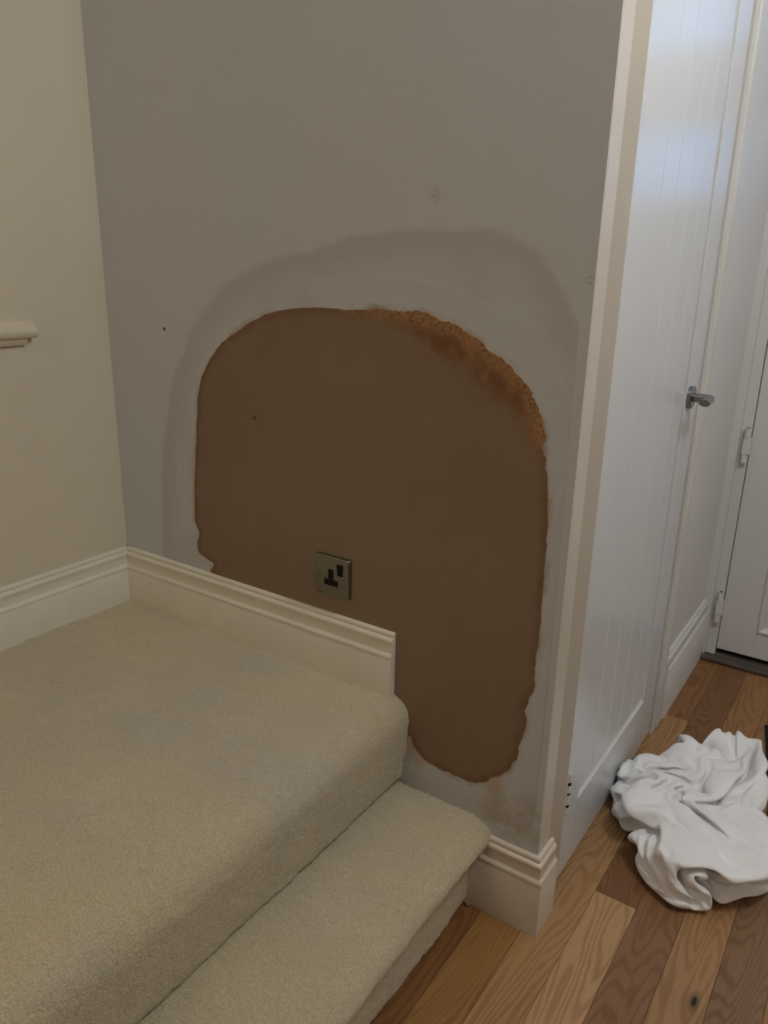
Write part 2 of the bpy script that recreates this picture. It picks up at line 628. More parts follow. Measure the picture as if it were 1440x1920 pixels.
BAND = [(0.660, 1.150), (0.690, 1.137), (0.740, 1.131), (0.788, 1.121), (0.843, 1.100), (0.907, 1.068), (0.959, 1.042), (1.009, 1.012),
        (1.045, 0.975), (1.062, 0.94), (1.10, 0.93), (1.14, 1.02), (1.05, 1.15), (0.85, 1.20)]


def cdt_panel(outline, extra, y, name, mat, parent=None, thick=0.0, attrs=()):
    """flat panel in the x-z plane, triangulated over its outline and inner points"""
    n = len(outline)
    vs = [Vector(p) for p in outline] + [Vector(p) for p in extra]
    r = delaunay_2d_cdt(vs, [(i, (i + 1) % n) for i in range(n)], [], 1, 1e-6)
    v2, fs = r[0], r[2]
    P = np.array([(p.x, p.y) for p in v2])
    b = MB()
    b.v = [(p.x, y, p.y) for p in v2]
    b.f = [tuple(f) for f in fs]
    if thick:
        k = len(b.v)
        ok = inside(P, outline)
        ids = {}
        bnd = {}
        for f in fs:
            for i in range(len(f)):
                e = (f[i], f[(i + 1) % len(f)])
                if (e[1], e[0]) in bnd:
                    del bnd[(e[1], e[0])]
                else:
                    bnd[e] = 1
        for e in bnd:
            for q in e:
                if q not in ids:
                    ids[q] = len(b.v)
                    b.v.append((v2[q].x, y + thick, v2[q].y))
            b.f.append((e[1], e[0], ids[e[0]], ids[e[1]]))
    me = bpy.data.meshes.new(name)
    me.from_pydata(b.v, [], b.f)
    bm = bmesh.new()
    bm.from_mesh(me)
    bmesh.ops.recalc_face_normals(bm, faces=bm.faces)
    if sum(f.normal.y * f.calc_area() for f in bm.faces) > 0:
        bmesh.ops.reverse_faces(bm, faces=bm.faces)
    bm.to_mesh(me)
    bm.free()
    Q = np.array([(p[0], p[2]) for p in b.v])
    for nm, poly in attrs:
        at = me.attributes.new(nm, 'FLOAT', 'POINT')
        at.data.foreach_set('value', sdist(Q, poly).astype(np.float32))
    return link(name, me, mat, parent)


# plastered wall: front skin carries the distance fields, a box behind gives it its body
gx, gz = np.meshgrid(np.arange(0.02, L - 0.01, 0.02), np.arange(0.15, 1.50, 0.02))
inner = np.stack([gx.ravel(), gz.ravel()], 1)
wall_back = cdt_panel([(0, 0), (L, 0), (L, ROOM_Z1), (0, ROOM_Z1)], inner, 0.0, 'wall_back', 'back', None, 0.098,
                      (('halo_d', HALO), ('patch_d', PATCH)))
structure(wall_back, 'off-white wall with a large brown plastered patch', 'wall')

# fresh plaster patch: ragged outline, a millimetre proud of the wall
o1 = smooth_closed(PATCH, 8)
seg = np.linalg.norm(np.roll(o1, -1, 0) - o1, axis=1)
cum = np.concatenate([[0], np.cumsum(seg)])
tt = np.linspace(0, cum[-1], int(cum[-1] / 0.004), endpoint=False)
ol = np.stack([np.interp(tt, cum, np.append(o1[:, 0], o1[0, 0])), np.interp(tt, cum, np.append(o1[:, 1], o1[0, 1]))], 1)
nrm = np.roll(ol, -1, 0) - np.roll(ol, 1, 0)
nrm = np.stack([nrm[:, 1], -nrm[:, 0]], 1) / (np.linalg.norm(nrm, axis=1)[:, None] + 1e-9)
vn = VNoise(3)
rag = (vn(tt * 60, tt * 0) - 0.5) * 0.005 + (vn(tt * 180, tt * 0 + 9) - 0.5) * 0.003
# shoulder and lower right edge are rougher than the trowelled left side
rough_k = np.where((ol[:, 0] > 0.72) & (ol[:, 1] > 0.9), 1.1, np.where((ol[:, 0] > 0.8) & (ol[:, 1] < 0.6), 1.0, 0.45))
ol = ol + nrm * (rag * rough_k)[:, None]
g2x, g2z = np.meshgrid(np.arange(0.25, 1.11, 0.012), np.arange(0.26, 1.15, 0.012))
ip = np.stack([g2x.ravel(), g2z.ravel()], 1)
ip = ip[sdist(ip, ol) > 0.006]
cdt_panel([tuple(p) for p in ol], ip, -0.0012, 'plaster_patch', 'patch', wall_back, 0.0012,
          (('patch_d', PATCH), ('band_d', BAND)))
bpy.data.objects['plaster_patch']['label'] = 'brown damp plaster patch with an arched top'

# walls beyond the corner
structure(MB().box(0.98, 1.128, 0.802, 1.50, 0, ROOM_Z1).box(0.98, 1.128, 0.112, 0.802, 2.03, ROOM_Z1).build('wall_right', 'hall_white'),
          'white hall wall running from the boarded door to the front door', 'wall')
structure(MB().box(1.128, 1.30, 1.45, 1.55, 2.06, ROOM_Z1).box(1.30, ROOM_X1, 1.45, 1.55, 2.06, ROOM_Z1).box(2.04, ROOM_X1, 1.36, 1.55, 0, 2.06)
          .build('wall_far', 'hall_white'), 'white wall around the front door', 'wall')
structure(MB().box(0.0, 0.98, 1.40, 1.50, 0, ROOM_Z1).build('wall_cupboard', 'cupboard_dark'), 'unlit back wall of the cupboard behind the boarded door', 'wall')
structure(MB().box(ROOM_X1, ROOM_X1 + 0.1, ROOM_Y0 - 0.1, 1.6, 0, ROOM_Z1).build('wall_side', 'room_wall'), 'plain cream wall across the hall behind the viewer', 'wall')
structure(MB().box(-0.1, ROOM_X1 + 0.1, ROOM_Y0 - 0.1, ROOM_Y0, 0, ROOM_Z1).build('wall_rear', 'room_wall'), 'plain cream wall behind the viewer', 'wall')

# ------------------------------------------------------------------ skirting, dado rail, architraves
# profile: (outward offset, height below the top)
SK = [(0.0, 0.0), (0.0045, 0.0), (0.0068, 0.0016), (0.0080, 0.0050), (0.0078, 0.0085), (0.0070, 0.0100), (0.0096, 0.0108), (0.0128, 0.0140),
      (0.0138, 0.0170), (0.0130, 0.0205), (0.0121, 0.0225), (0.0121, 0.0300), (0.0124, 0.0405), (0.0130, 0.0425), (0.0156, 0.0445),
      (0.0180, 0.0475), (0.0184, 0.0515), (0.0172, 0.0535), (0.0180, 0.0550)]


def skirting(name, path, ztop, zbot, mat, scales=None):
    """sweep the skirting profile along a floor-plan path; outward = right-hand side of the travel direction; corners mitred"""
    prof = SK + [(0.0182, ztop - zbot), (0.0, ztop - zbot)]
    path = [Vector(p) for p in path]
    rings = []
    for i, p in enumerate(path):
        dirs = []
        if i > 0:
            dirs.append((p - path[i - 1]).normalized())
        if i < len(path) - 1:
            dirs.append((path[i + 1] - p).normalized())
        ns = [Vector((d.y, -d.x)) for d in dirs]
        nn = sum(ns, Vector((0, 0)))
        nn = nn / nn.length
        nn = nn / nn.dot(ns[0])
        s = 1.0 if scales is None else scales[i]
        ring = []
        for off, dz in prof:
            q = p + nn * (off if s == 1.0 else min(off, 0.0182 * s))
            ring.append((q.x, q.y, ztop - dz))
        rings.append(ring)
    o = MB().rings(rings).build(name, mat, smooth=True)
    return o


Z2 = H2 + 0.1363
structure(skirting('baseboard_left', [(0, -3.2), (0, 0)], Z2, H2 - 0.01, 'trim_paint'),
          'white moulded skirting on the cream wall above the landing carpet', 'skirting')
structure(skirting('baseboard_back', [(0, 0), (0.809, 0)], Z2, H2 - 0.01, 'trim_paint'),
          'white moulded skirting under the plaster patch, cut off square at the landing edge', 'skirting')
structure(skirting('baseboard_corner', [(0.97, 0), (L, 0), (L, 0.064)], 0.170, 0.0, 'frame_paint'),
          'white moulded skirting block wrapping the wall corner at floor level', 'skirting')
sk = skirting('baseboard_right', [(1.128, 0.885), (1.128, 0.905), (1.128, 1.362)], 0.203, 0.0, 'hall_white', [0.40, 1.0, 1.0])
MB().box(1.128, 1.1425, 0.84, 0.89, 0.0, 0.19).build('plinth', 'hall_white', sk, 0.002)
structure(sk, 'white moulded skirting between the boarded door and the front door', 'skirting')

# dado rail on the left wall, sawn off short of the corner
d = MB()
rail = [(0.0, 1.092), (0.010, 1.092), (0.014, 1.088), (0.016, 1.083), (0.021, 1.081), (0.026, 1.076), (0.0275, 1.069), (0.025, 1.062), (0.020, 1.058), (0.0, 1.058)]
d.prism(rail, 1, -3.2, -0.193)
rail2 = [(0.0, 1.058), (0.0165, 1.058), (0.0145, 1.050), (0.010, 1.044), (0.0, 1.043)]
d.prism(rail2, 1, -3.2, -0.211)
structure(d.build('trim_1', 'cream_wall', smooth=True), 'short moulded dado rail ending on the cream wall', 'rail')

# near door casing: flat return on the corner, then a splayed strip
casing = MB().prism([(L - 0.02, 0.004), (L - 0.0005, 0.0025), (L + 0.0006, 0.005), (L + 0.0006, 0.050), (L - 0.02, 0.050)], 2, 0, ROOM_Z1).build('trim_2', 'frame_paint')
MB().prism([(L - 0.03, 0.050), (L + 0.0003, 0.050), (L + 0.0065, 0.105), (L + 0.0045, 0.110), (L - 0.03, 0.112)], 2, 0, ROOM_Z1).build('splayed_strip', 'shaded_strip_paint', casing)
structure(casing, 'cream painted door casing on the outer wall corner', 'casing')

# far door casing with ridged moulding
prof = [(1.10, 0.797), (1.1395, 0.797), (1.1410, 0.799), (1.1410, 0.806), (1.1375, 0.809), (1.1395, 0.813), (1.1420, 0.820), (1.1395, 0.827),
        (1.1375, 0.830), (1.1375, 0.840), (1.1420, 0.843), (1.1440, 0.850), (1.1440, 0.860), (1.1410, 0.868), (1.1360, 0.872), (1.1360, 0.888), (1.1290, 0.894), (1.10, 0.894)]
structure(MB().prism(prof, 2, 0.0, 2.06).build('trim_3', 'far_casing_paint'), 'ridged white architrave on the handle side of the boarded door', 'casing')

# ------------------------------------------------------------------ boarded door
DX = 1.135
door = MB().box(1.093, 1.117, 0.124, 0.790, 0.012, 2.02).build('door_1', 'door_paint')
structure(door, 'white tongue-and-groove boarded door with a satin lever handle', 'door')
for y0, y1 in ((0.120, 0.216), (0.680, 0.789)):
    MB().box(1.095, DX, y0, y1, 0.010, 2.022).build('stile', 'door_paint', door, 0.0015)
for z0, z1 in ((0.010, 0.160), (1.90, 2.022)):
    MB().prism([(1.095, z0), (DX, z0), (DX, z1 - 0.001), (DX - 0.002, z1), (1.1295, z1 + (0.006 if z0 < 1 else 0)), (1.095, z1 + (0.006 if z0 < 1 else 0))], 1, 0.216, 0.680).build('rail', 'door_paint', door)
edges = [0.216, 0.309, 0.402, 0.495, 0.588, 0.680]
for y0, y1 in zip(edges[:-1], edges[1:]):
    c = 0.0032
    MB().prism([(1.114, y0), (1.1265, y0), (1.1295, y0 + c), (1.1295, y1 - c), (1.1265, y1), (1.114, y1)], 2, 0.155, 1.91).build('board', 'door_paint', door)
# painted butt hinge on the near stile
hg = MB().cyl((DX - 0.001, 0.147), 2, 0.0055, 0.170, 0.262, 14).build('hinge', 'hinge_paint', door, smooth=True)
MB().cyl((DX - 0.001, 0.147), 2, 0.0042, 0.262, 0.268, 12, 0.002).build('finial', 'hinge_paint', hg, smooth=True)
for z0, z1 in ((0.236, 0.243), (0.214, 0.218), (0.184, 0.190)):
    MB().cyl((DX - 0.001, 0.147), 2, 0.0058, z0, z1, 12).build('paint_chip', 'black_plastic', hg)

# lever handle: round rose, neck, mitred flat lever pointing to the hinges
hz, hy = 0.9435, 0.707
hd = empty('lever_handle', (DX, hy, hz))
hd.parent = door
bpy.data.objects['lever_handle']['label'] = 'satin steel lever handle on a round rose'


def hpart(mb, name):
    mb.v = [(p[0] - DX, p[1] - hy, p[2] - hz) for p in mb.v]
    return mb.build(name, 'steel', hd, smooth=True)


def circ(x, r, n=32, e=0.0):
    return [(x, hy + r * math.cos(i * 2 * math.pi / n), hz + r * math.sin(i * 2 * math.pi / n)) for i in range(n)]


hpart(MB().rings([circ(DX, 0.026), circ(DX + 0.0085, 0.026), circ(DX + 0.010, 0.0245)]), 'rose')
XE = 1.183
nk = []
nk.append(circ(DX + 0.009, 0.0098))
nk.append([(XE - (q[1] - hy) * 1.0, q[1], q[2]) for q in circ(0, 0.0098)])
hpart(MB().rings(nk), 'neck')
lv = []
N = 32
for t, (wx, wz, dz, dx) in ((0.0, (0.0098, 0.0098, 0, 0)), (0.35, (0.0105, 0.0098, 0, 0.0)), (0.7, (0.0112, 0.0095, -0.0005, -0.0004)), (1.0, (0.0122, 0.0092, -0.001, -0.0006))):
    ring = []
    for i in range(N):
        a = i * 2 * math.pi / N
        ox, oz = wx * math.cos(a), wz * math.sin(a)
        y = hy - 0.064 * t - (ox if t == 0 else 0)
        if t == 1.0:
            y -= oz * 0.95 - 0.002
        ring.append((XE + dx + ox, y, hz + dz + oz))
    lv.append(ring)
hpart(MB().rings(lv), 'lever')

# ------------------------------------------------------------------ front door, frame and threshold
FY = 1.378
frame = MB().box(1.128, 1.152, 1.362, 1.46, 0, 2.06).build('trim_4', 'hall_white')
MB().box(1.152, 1.182, 1.372, 1.46, 0.0, 2.06).build('jamb', 'front_door_paint', frame, 0.0015)
MB().box(1.992, 2.04, 1.362, 1.46, 0, 2.06).build('jamb', 'front_door_paint', frame, 0.0015)
MB().box(1.152, 2.04, 1.362, 1.46, 2.012, 2.06).build('head', 'front_door_paint', frame, 0.0015)
MB().box(1.128, 1.215, 1.424, 1.50, 0, 2.06).box(1.96, 2.06, 1.424, 1.50, 0, 2.06).box(1.128, 2.06, 1.424, 1.50, 0, 0.05).box(1.128, 2.06, 1.424, 1.50, 1.99, 2.08).build('gap_backing', 'dark_gap', frame)  # added dark backing behind the leaf, keeps sky out of the gaps
structure(frame, 'white painted frame of the front door', 'casing')

fd = empty('door_2', (1.185, FY, 0.03))
structure(fd, 'white panelled front door with frosted upper panes', 'door')


def fpart(mb, name, mat, bevel=0.0, parent=None, smooth=False):
    off = (1.185, FY, 0.03)
    mb.v = [(p[0] - off[0], p[1] - off[1], p[2] - off[2]) for p in mb.v]
    return mb.build(name, mat, parent or fd, bevel, smooth=smooth)


X0, X1 = 1.184, 1.988
fpart(MB().box(X0, 1.293, FY, FY + 0.044, 0.034, 2.008), 'stile', 'front_door_paint', 0.0015)
fpart(MB().box(1.879, X1, FY, FY + 0.044, 0.034, 2.008), 'stile', 'front_door_paint', 0.0015)
ZR = [(0.034, 0.122), (0.86, 1.00), (1.36, 1.41), (1.63, 1.80), (1.98, 2.008)]
for z0, z1 in ZR:
    fpart(MB().box(1.293, 1.879, FY + 0.0006, FY + 0.0434, z0, z1), 'rail', 'front_door_paint', 0.001)
fpart(MB().box(1.545, 1.627, FY + 0.0004, FY + 0.0436, 0.122, 1.98), 'muntin', 'front_door_paint', 0.001)


def moulding(x0, x1, z0, z1):
    """mitred bead running round a panel opening"""
    pr = [(0.0, 0.010), (0.0, -0.003), (0.004, -0.006), (0.009, -0.005), (0.012, -0.001), (0.018, 0.002), (0.020, 0.010)]
    b = MB()
    rings = []
    for sx, sz in ((0, 0), (1, 0), (1, 1), (0, 1), (0, 0)):
        rings.append([((x0 + q) if sx == 0 else (x1 - q), FY + w, (z0 + q) if sz == 0 else (z1 - q)) for q, w in pr])
    b.rings(rings, cap=False)
    return b


for x0, x1 in ((1.293, 1.545), (1.627, 1.879)):
    for z0, z1, gl in ((0.122, 0.86, 0), (1.00, 1.36, 0), (1.41, 1.63, 1), (1.80, 1.98, 1)):
        fpart(moulding(x0, x1, z0, z1), 'panel_moulding', 'front_door_paint', smooth=True)
        if gl:
            fpart(MB().box(x0, x1, FY + 0.016, FY + 0.022, z0, z1), 'pane', 'pane')
        else:
            fpart(MB().box(x0, x1, FY + 0.009, FY + 0.030, z0, z1), 'panel', 'front_door_paint')
for zc in (0.720, 0.186, 1.80):
    hx, hyy = 1.174, 1.360
    hgo = fpart(MB().box(hx - 0.009, hx + 0.0125, hyy - 0.006, hyy + 0.012, zc - 0.027, zc + 0.023), 'hinge', 'hinge_paint', 0.0015)
    off = (1.185, FY, 0.03)
    for z0, z1 in ((zc + 0.0235, zc + 0.053), (zc - 0.053, zc - 0.0275)):
        mbk = MB().cyl((hx, hyy), 2, 0.0088, z0, z1, 20)
        fpart(mbk, 'knuckle', 'hinge_paint', parent=hgo, smooth=True)
    fpart(MB().cyl((hx, hyy), 2, 0.0056, zc + 0.0528, zc + 0.0536, 16), 'pin_hole', 'black_plastic', parent=hgo)

structure(MB().box(1.13, 2.04, 1.336, 1.372, 0, 0.012).box(1.13, 2.04, 1.372, 1.46, 0, 0.016).build('trim_5', 'threshold', bevel=0.003),
          'weathered grey wooden threshold under the front door', 'threshold')

# ------------------------------------------------------------------ floor boards
PW = 0.0838
X_START = 1.0412 - PW
palette = [(0.30, 0.165, 0.072), (0.20, 0.105, 0.045), (0.25, 0.14, 0.062), (0.34, 0.20, 0.095), (0.17, 0.088, 0.040), (0.28, 0.15, 0.060)]
known = {0: [(-0.9, 1.335, (0.185, 0.082, 0.024))],
         1: [(-0.62, 1.335, (0.27, 0.145, 0.045))],
         2: [(-0.41, 0.93, (0.33, 0.19, 0.085)), (0.93, 1.335, (0.24, 0.12, 0.045))],
         3: [(-0.80, 0.165, (0.40, 0.245, 0.125)), (0.165, 1.335, (0.185, 0.092, 0.038))],
         4: [(-0.55, 0.78, (0.205, 0.112, 0.055)), (0.78, 1.335, (0.27, 0.145, 0.058))],
         5: [(-0.66, 0.62, (0.32, 0.185, 0.088)), (0.62, 1.335, (0.26, 0.14, 0.056))],
         6: [(-0.35, 1.1, (0.195, 0.115, 0.062)), (1.1, 1.335, (0.24, 0.13, 0.055))]}
cache = {}
row = 0
x = X_START
while x < ROOM_X1 - 0.005:
    w = min(PW, ROOM_X1 - x)
    segs = list(known.get(row, []))
    y = segs[0][0] if segs else 1.335
    while y > ROOM_Y0 + 0.01:
        ln = random.choice((0.9, 1.1, 1.3))
        y0 = max(ROOM_Y0, y - ln)
        segs.append((y0, y, random.choice(palette)))
        y = y0
    for y0, y1, col in segs:
        key = (round(w, 3), round(y1 - y0, 3))
        if key not in cache:
            lw, ll = (w - 0.0005) / 2, (y1 - y0 - 0.0005) / 2
            b = MB()
            c = 0.0007
            rr = [[(-lw, -ll, -0.0139), (lw, -ll, -0.0139), (lw, ll, -0.0139), (-lw, ll, -0.0139)],
                  [(-lw, -ll, -c), (lw, -ll, -c), (lw, ll, -c), (-lw, ll, -c)],
                  [(-lw + c, -ll + c, 0), (lw - c, -ll + c, 0), (lw - c, ll - c, 0), (-lw + c, ll - c, 0)]]
            b.rings(rr)
            o = b.build('plank', 'wood', floor)
            cache[key] = o.data
        else:
            o = link('plank', cache[key], None, floor)
        o.location = (x + w / 2, (y0 + y1) / 2, 0)
        k = random.uniform(0.95, 1.05)
        o.color = (col[0] * k, col[1] * k, col[2] * k, 1)
    x += PW
    row += 1

# ------------------------------------------------------------------ carpeted landing and step
stairs = empty('carpeted_steps', (0.5, 0, 0))
thing(stairs, 'cream carpeted landing with one lower step against the plastered wall', 'stairs')
vn1, vn2, vn3 = VNoise(21), VNoise(22), VNoise(23)


def arc_resample(pts, step):
    pts = np.asarray(pts, float)
    s = np.concatenate([[0], np.cumsum(np.linalg.norm(np.diff(pts, axis=0), axis=1))])
    n = max(2, int(s[-1] / step) + 1)
    t = np.linspace(0, s[-1], n)
    return np.stack([np.interp(t, s, pts[:, 0]), np.interp(t, s, pts[:, 1])], 1)


def spline(pts, per=8):
    pts = np.asarray(pts, float)
    P = np.vstack([2 * pts[0] - pts[1], pts, 2 * pts[-1] - pts[-2]])
    out = []
    for i in range(1, len(P) - 2):
        p0, p1, p2, p3 = P[i - 1], P[i], P[i + 1], P[i + 2]
        for k in range(per):
            t = k / per
            out.append(0.5 * ((2 * p1) + (p2 - p0) * t + (2 * p0 - 5 * p1 + 4 * p2 - p3) * t * t + (3 * p1 - p0 - 3 * p2 + p3) * t ** 3))
    out.append(P[-2])
    return np.array(out)


def carpet(name, flat0, curve, xback, zbase):
    """flat tread from x=flat0 to the nosing, then the rounded nosing and riser; body closed underneath"""
    cur = spline(curve, 8)
    prof = np.vstack([arc_resample([(flat0, curve[0][1]), curve[0]], 0.008)[:-1], arc_resample(cur, 0.0035)])
    ys = np.concatenate([np.arange(0, -1.15, -0.005), np.linspace(-1.15, ROOM_Y0, 30)])
    n, mY = len(prof), len(ys)
    d = np.gradient(prof, axis=0)
    nr = np.stack([d[:, 1] * -1, d[:, 0]], 1)
    nr = nr / (np.linalg.norm(nr, axis=1)[:, None] + 1e-9)
    if nr[0, 1] < 0:
        nr = -nr
    s = np.concatenate([[0], np.cumsum(np.linalg.norm(np.diff(prof, axis=0), axis=1))])
    S, Y = np.meshgrid(s, ys, indexing='ij')
    amp = (vn1(S * 9 + 3, Y * 9 + 70) - 0.5) * 0.0045 + (vn2(S * 55 + 5, Y * 55 + 90) - 0.5) * 0.0022 + (vn3(S * 210, Y * 210 + 300) - 0.5) * 0.0030
    hem = np.clip((s[-1] - S) / 0.012, 0, 1)          # thin, slightly ragged lower hem
    V = np.zeros((n, mY, 3))
    V[:, :, 0] = prof[:, 0, None] + nr[:, 0, None] * (amp - 0.003 * (1 - hem))
    V[:, :, 2] = prof[:, 1, None] + nr[:, 1, None] * amp
    V[-1, :, 2] = zbase + 0.0025 + np.abs(vn3(ys * 160, ys * 0 + 4) - 0.5) * 0.004
    V[-1, :, 0] -= 0.006
    V[:, :, 1] = Y
    V[:, 0, 1] = 0.0
    verts = [tuple(p) for p in V.reshape(-1, 3)]
    faces = [(i * mY + j, i * mY + j + 1, (i + 1) * mY + j + 1, (i + 1) * mY + j) for i in range(n - 1) for j in range(mY - 1)]
    # close the body: underside and back
    for zz, xx in ((zbase, XR1 if zbase == 0 else XR2), (zbase, xback)):
        pass
    k = len(verts)
    verts += [(xback, 0, zbase), (xback, ROOM_Y0, zbase), (xback, 0, prof[0][1]), (xback, ROOM_Y0, prof[0][1])]
    a0, a1 = 0, mY - 1
    b0, b1 = (n - 1) * mY, n * mY - 1
    faces += [(k, k + 1, b1, b0), (k + 2, k + 3, k + 1, k), (k + 2, a0, a1, k + 3)]
    me = bpy.data.meshes.new(name)
    me.from_pydata(verts, [], faces)
    bm = bmesh.new()
    bm.from_mesh(me)
    bmesh.ops.recalc_face_normals(bm, faces=bm.faces)
    bm.to_mesh(me)
    bm.free()
    for p in me.polygons:
        p.use_smooth = True
    me.set_sharp_from_angle(angle=math.radians(60))
    o = link(name, me, 'carpet', stairs)
    o.location = (-0.5, 0, 0)
    return o


carpet('landing_carpet', 0.001, [(0.790, 0.3976), (0.812, 0.3945), (0.831, 0.384), (0.842, 0.367), (0.846, 0.348), (0.8445, 0.328), (0.842, 0.305),
                                (0.838, 0.27), (0.833, 0.235), (XR2 + 0.004, H1 + 0.004)], 0.0005, H1)
carpet('step_carpet', 0.70, [(0.985, H1), (1.008, 0.1955), (1.027, 0.187), (1.039, 0.173), (1.041, 0.158), (1.034, 0.143), (1.021, 0.133),
                            (1.012, 0.124), (1.008, 0.10), (XR1, 0.002)], 0.0005, 0.0)
# frayed tufts where the carpet meets the skirting block
tf = MB()
for i in range(26):
    bx, by, bz = XR1 + random.uniform(-0.002, 0.008), -0.020 - random.uniform(0, 0.006), random.uniform(0.001, 0.012)
    dx, dy, dz = random.uniform(-0.006, 0.010), random.uniform(-0.008, 0.003), random.uniform(0.000, 0.010)
    r = 0.0008
    tf.rings([[(bx + r * math.cos(q), by + r * math.sin(q), bz) for q in (0, 2.1, 4.2)], [(bx + dx + r * math.cos(q), by + dy + r * math.sin(q), bz + dz) for q in (0, 2.1, 4.2)]])
to = tf.build('frayed_tuft', 'carpet', stairs, kind='stuff')
to.location = (-0.5, 0, 0)

# ------------------------------------------------------------------ socket outlet
so = empty('wall_socket', (0.6575, -0.001, 0.617))
thing(so, 'brushed metal single switched wall socket set in the plaster patch', 'socket')
so.rotation_euler = (0, 0, 0)


def spart(mb, name, mat, bevel=0.0, seg=2):
    return mb.build(name, mat, so, bevel, seg, smooth=True)


pl = MB()
rr = []
for w, y in ((0.0430, 0.0), (0.0430, -0.0055), (0.0418, -0.0080), (0.0395, -0.0092)):
    ring = []
    c = 0.005
    for sx, sz, a0 in ((1, 1, 0), (-1, 1, 90), (-1, -1, 180), (1, -1, 270)):
        for q in range(0, 91, 18):
            a = math.radians(a0 + q)
            ring.append((sx * (w - c) + c * math.cos(a), y, sz * (w - c) + c * math.sin(a)))
    rr.append(ring)
pl.rings(rr)
spart(pl, 'face_plate', 'plate')
ins = [(-0.0185, -0.0195), (0.0155, -0.0195), (0.0155, -0.0065), (0.0045, -0.0065), (0.0045, 0.0155), (-0.0085, 0.0155), (-0.0085, -0.0065), (-0.0185, -0.0065)]
spart(MB().prism([(a, b) for a, b in ins], 1, -0.006, -0.0098), 'socket_insert', 'black_plastic')
spart(MB().prism([(-0.0112, 0.006), (-0.0136, 0.030), (-0.0095, 0.030), (-0.0085, 0.006)], 0, 0.0150, 0.0275), 'rocker_switch', 'black_plastic', 0.0006)
for sx, sz in ((-0.0302, 0.0), (0.0302, 0.0)):
    scw = spart(MB().cyl((sx, sz), 1, 0.0030, -0.0085, -0.0097, 16), 'screw', 'steel')
    sl = MB().box(sx - 0.0026, sx + 0.0026, -0.00985, -0.0094, sz - 0.0005, sz + 0.0005).build('screw_slot', 'black_plastic', scw)

# ------------------------------------------------------------------ door mat
mt = empty('door_mat', (1.730, 0.842, 0))
thing(mt, 'dark charcoal door mat on the floor beside the white duvet', 'mat')
b = MB().box(-0.292, 0.292, -0.237, 0.237, 0.0006, 0.008)
bo = b.build('pile', 'mat', mt, 0.002)
ed = MB()
ed.box(-0.30, -0.292, -0.245, 0.245, 0.0004, 0.006).box(0.292, 0.30, -0.245, 0.245, 0.0004, 0.006).box(-0.292, 0.292, -0.245, -0.237, 0.0004, 0.006).box(-0.292, 0.292, 0.237, 0.245, 0.0004, 0.006)
ed.build('binding', 'mat', mt, 0.001)
mt.rotation_euler.z = math.radians(10)

